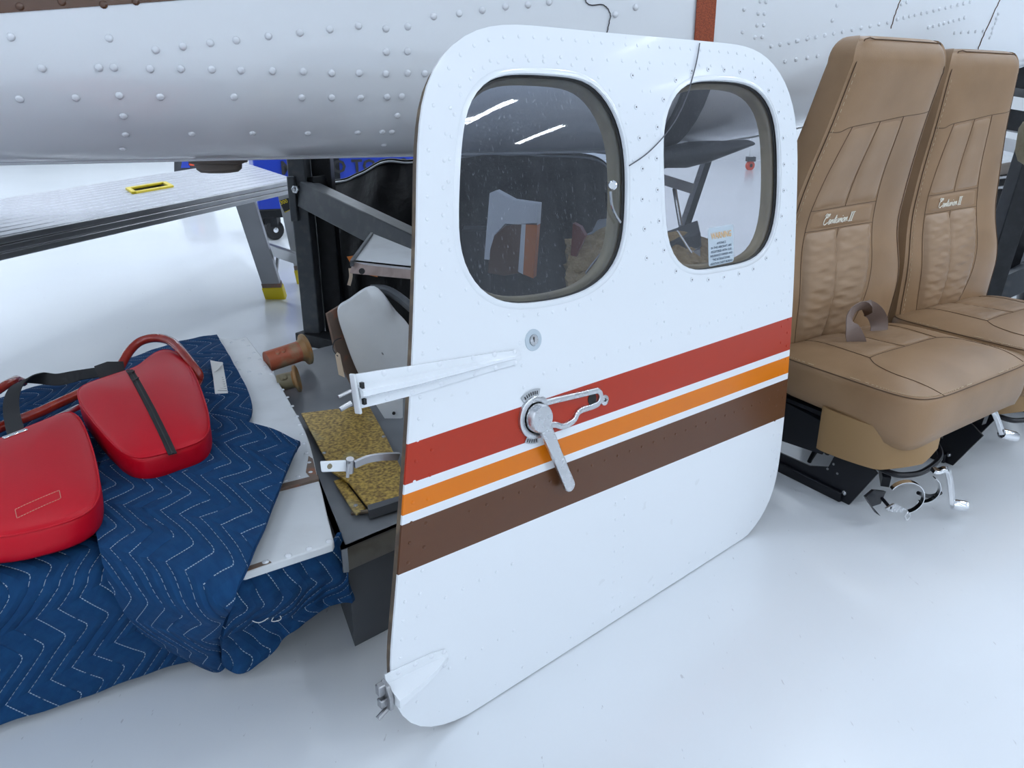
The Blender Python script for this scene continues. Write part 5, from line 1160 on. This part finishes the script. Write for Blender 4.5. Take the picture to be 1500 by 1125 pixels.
# folding stool leg, charcoal fairing, caster wheel, cardboard seen through the right window
stl = empty('folding_stool', WY(1000, 420, 2.9) * V(1, 1, 0), 'silver folding stool legs seen through the smaller window', 'stool')
mb = MB(); mb.beam(WY(1042, 225, 2.9), WY(985, 395, 2.6), .035, .02, V(1, 0, 0)); mb.obj('leg', 'black', stl)
mb = MB(); mb.beam(WY(1036, 225, 2.9), WY(978, 395, 2.6), .02, .025, V(1, 0, 0)); mb.obj('leg', 'alu', stl)
mb = MB(); mb.beam(WY(955, 258, 2.75), WY(1014, 276, 2.75), .04, .035); mb.obj('cross_bar', 'alu', stl)
mb = MB(); mb.tube([WY(988, 276, 2.74), WY(997, 330, 2.7)], .008, 8); mb.obj('strut', 'chrome', stl)
mb = MB(); mb.beam(WY(960, 300, 3.2), W(985, 420, 0), .03, .02, V(1, 0, 0)); mb.obj('leg', 'alu', stl)
gf = empty('gear_fairing', WY(1010, 225, 2.32), 'charcoal wing-shaped gear fairing hanging under the belly in the smaller window', 'fairing')
P = []
for i, (x, yt, yb) in enumerate(((940, 225, 255), (975, 215, 246), (1005, 208, 246), (1035, 206, 238), (1065, 206, 226), (1095, 205, 213))):
    a, b = WY(x, yt, 2.45), WY(x, yb, 2.45); c_ = (a + b) / 2; h_ = (a - b) / 2; P.append([c_ + h_ * math.cos(q) + V(0, .08, 0) * math.sin(q) for q in np.linspace(0, 2 * math.pi, 14, endpoint=False)])
mb = MB(); k = mb.grid(P, cv=True); mb.f += [tuple(range(k, k + 14)), tuple(range(k + 70, k + 84))]; mb.obj('fairing_body', 'greyrub', gf, smooth=60)
cwl = empty('caster_wheel', WY(1098, 255, 4.8) * V(1, 1, 0), 'black caster wheel with orange-red tread seen through the smaller window', 'wheel')
c = WY(1098, 234, 4.6); r_ = .062
c0 = V(c[0], c[1], 0) + EZ * .075
cc = W(1098, 249, 0) ; cc = cc + EZ * .07
mb = MB(); mb.lathe([(.05, -.03), (.068, -.03), (.075, -.02), (.075, .02), (.068, .03), (.05, .03)], cc, V(.35, -1, 0), 24); mb.obj('tread', 'redwheel', cwl)
mb = MB(); mb.lathe([(.05, -.025), (.05, .025), (.012, .034), (.0, .034)], cc, V(.35, -1, 0), 20); mb.obj('hub', 'rubber', cwl)
mb = MB(); mb.box(cc + V(0, .0, .10), (.13, .12, .07)); mb.obj('fork', 'greyrub', cwl)
mb = MB(); mb.beam(cc + EZ * .12, cc + EZ * .9, .05, .05, V(1, 0, 0)); mb.obj('caster_post', 'wall', cwl)
cb = empty('parts_box', WY(990, 420, 2.25) * V(1, 1, 0), 'dark open parts box under the folding stool in the smaller window', 'box')
mb = MB(); mb.prism([WY(x, y, 2.22) for x, y in ((965, 362), (1026, 340), (1028, 362), (1000, 372), (968, 385))], V(.05, .25, 0)); mb.obj('box_shell', 'greyrub', cb, bevel=.004)
mb = MB(); mb.prism([WY(x, y, 2.20) for x, y in ((960, 385), (1026, 365), (1026, 420), (960, 420))], V(.05, .25, 0)); mb.obj('box_front', 'greywhite', cb)
mb = MB(); mb.tube([WY(992, 338, 2.19), WY(1013, 370, 2.19)], .004, 8); mb.obj('box_rod', 'chrome', cb)
q = WY(990, 420, 2.3); mb = MB(); mb.beam(V(q[0], q[1], 0), q, .2, .2, V(1, 0, 0)); mb.obj('box_stand', 'black', cb)

# ------------------------------------------------------------------ clutter at the right edge
rs = empty('engine_stand', WY(1480, 470, 3.4) * V(1, 1, 0), 'black angled steel engine stand at the right frame edge', 'stand')
mb = MB(); mb.beam(WY(1520, 190, 3.35), WY(1440, 445, 3.3), .085, .09, V(1, 0, 0)); mb.obj('angled_post', 'black', rs, bevel=.004)
mb = MB(); mb.beam(WY(1545, 190, 3.45), WY(1450, 480, 3.45), .05, .05, V(1, 0, 0)); mb.obj('grey_post', 'black', rs)
mb = MB(); mb.beam(WY(1440, 170, 4.2), WY(1560, 190, 4.2), .12, .10); mb.obj('upper_beam', 'black', rs)
mb = MB(); mb.beam(WY(1440, 100, 3.9), WY(1560, 120, 3.9), .35, .16); mb.obj('top_beam', 'black', rs)
mb = MB(); mb.beam(WY(1420, 440, 3.45), WY(1560, 380, 3.3), .12, .10); mb.obj('base_rail', 'brace', rs)
mb = MB(); q = WY(1440, 445, 3.3); mb.beam(V(q[0], q[1], .0), V(q[0], q[1], max(q[2], .05)), .09, .09, V(1, 0, 0)); mb.obj('post_foot', 'black', rs)
sh = empty('side_platform', WY(1480, 240, 4.8) * V(1, 1, 0), 'grey platform plank beyond the engine stand', 'platform')
mb = MB(); mb.beam(WY(1430, 205, 4.8), WY(1560, 235, 4.8), .3, .07); mb.obj('plank', 'aluside', sh)
for x in (1445, 1545):
    q = WY(x, 215, 4.85); mb = MB(); mb.beam(V(q[0], q[1], 0), q, .05, .05, V(1, 0, 0)); mb.obj('leg', 'aluside', sh)
eg = empty('engine_accessory', WY(1475, 300, 4.0) * V(1, 1, 0), 'grubby engine accessory with rods behind the farther seat', 'engine part')
mb = MB(); mb.tube([WY(1458, 250, 4.0), WY(1480, 246, 4.0)], .03, 12); mb.obj('cylinder', 'boot', eg)
mb = MB(); mb.tube([WY(1478, 246, 4.0), WY(1500, 262, 4.0)], .018, 10); mb.obj('nozzle', 'olive', eg)
for a, b in (((1450, 262), (1520, 254)), ((1452, 276), (1515, 270)), ((1485, 255), (1492, 282)), ((1470, 288), (1505, 262))):
    mb = MB(); mb.tube([WY(*a, 3.98), WY(*b, 3.98)], .008, 8); mb.obj('rod', 'steel', eg)
mb = MB(); mb.lathe([(.02, -.04), (.12, -.04), (.14, 0), (.12, .04), (.02, .04)], WY(1462, 288, 4.05), V(-.5, -1, .1), 24); mb.obj('drum', 'rubber', eg)
mb = MB(); mb.beam(WY(1420, 318, 4.1), WY(1545, 292, 4.1), .25, .05); mb.obj('tray', 'greywhite', eg)
mb = MB(); q = WY(1470, 325, 4.15); mb.beam(V(q[0], q[1], 0), q, .3, .2, V(1, 0, 0)); mb.obj('pedestal', 'darkgrey', eg)
cv = empty('canvas_roll', WY(1500, 300, 3.1) * V(1, 1, 0), 'khaki canvas roll hanging at the right frame edge', 'canvas')
P = []
for y, hw in ((178, 8), (188, 13), (205, 15), (222, 17), (236, 14), (243, 6)):
    c_ = WY(1510, y, 3.0); P.append([c_ + V(math.cos(a), math.sin(a), 0) * hw / F * 3 * (1 + .15 * math.sin(5 * a)) for a in np.linspace(0, 2 * math.pi, 18, endpoint=False)])
mb = MB(); k = mb.grid(P, cv=True); mb.f += [tuple(range(k, k + 18)), tuple(range(k + 90, k + 108))]; mb.obj('roll', 'canvas', cv, smooth=70)
mb = MB(); mb.tube([WY(1510, 178, 3.0), WY(1512, 100, 3.05)], .006, 6); mb.obj('cord', 'canvas', cv)
db = empty('dark_blue_bin', W(1510, 470, 0), 'dark blue bin at the right frame edge behind the farther seat', 'bin')
mb = MB(); mb.lathe([(.10, 0), (.12, .2), (.13, .26), (.12, .265), (.115, .25), (.0, .25)], W(1522, 470, 0), EZ, 20); mb.obj('bin_body', 'blackplate', db)
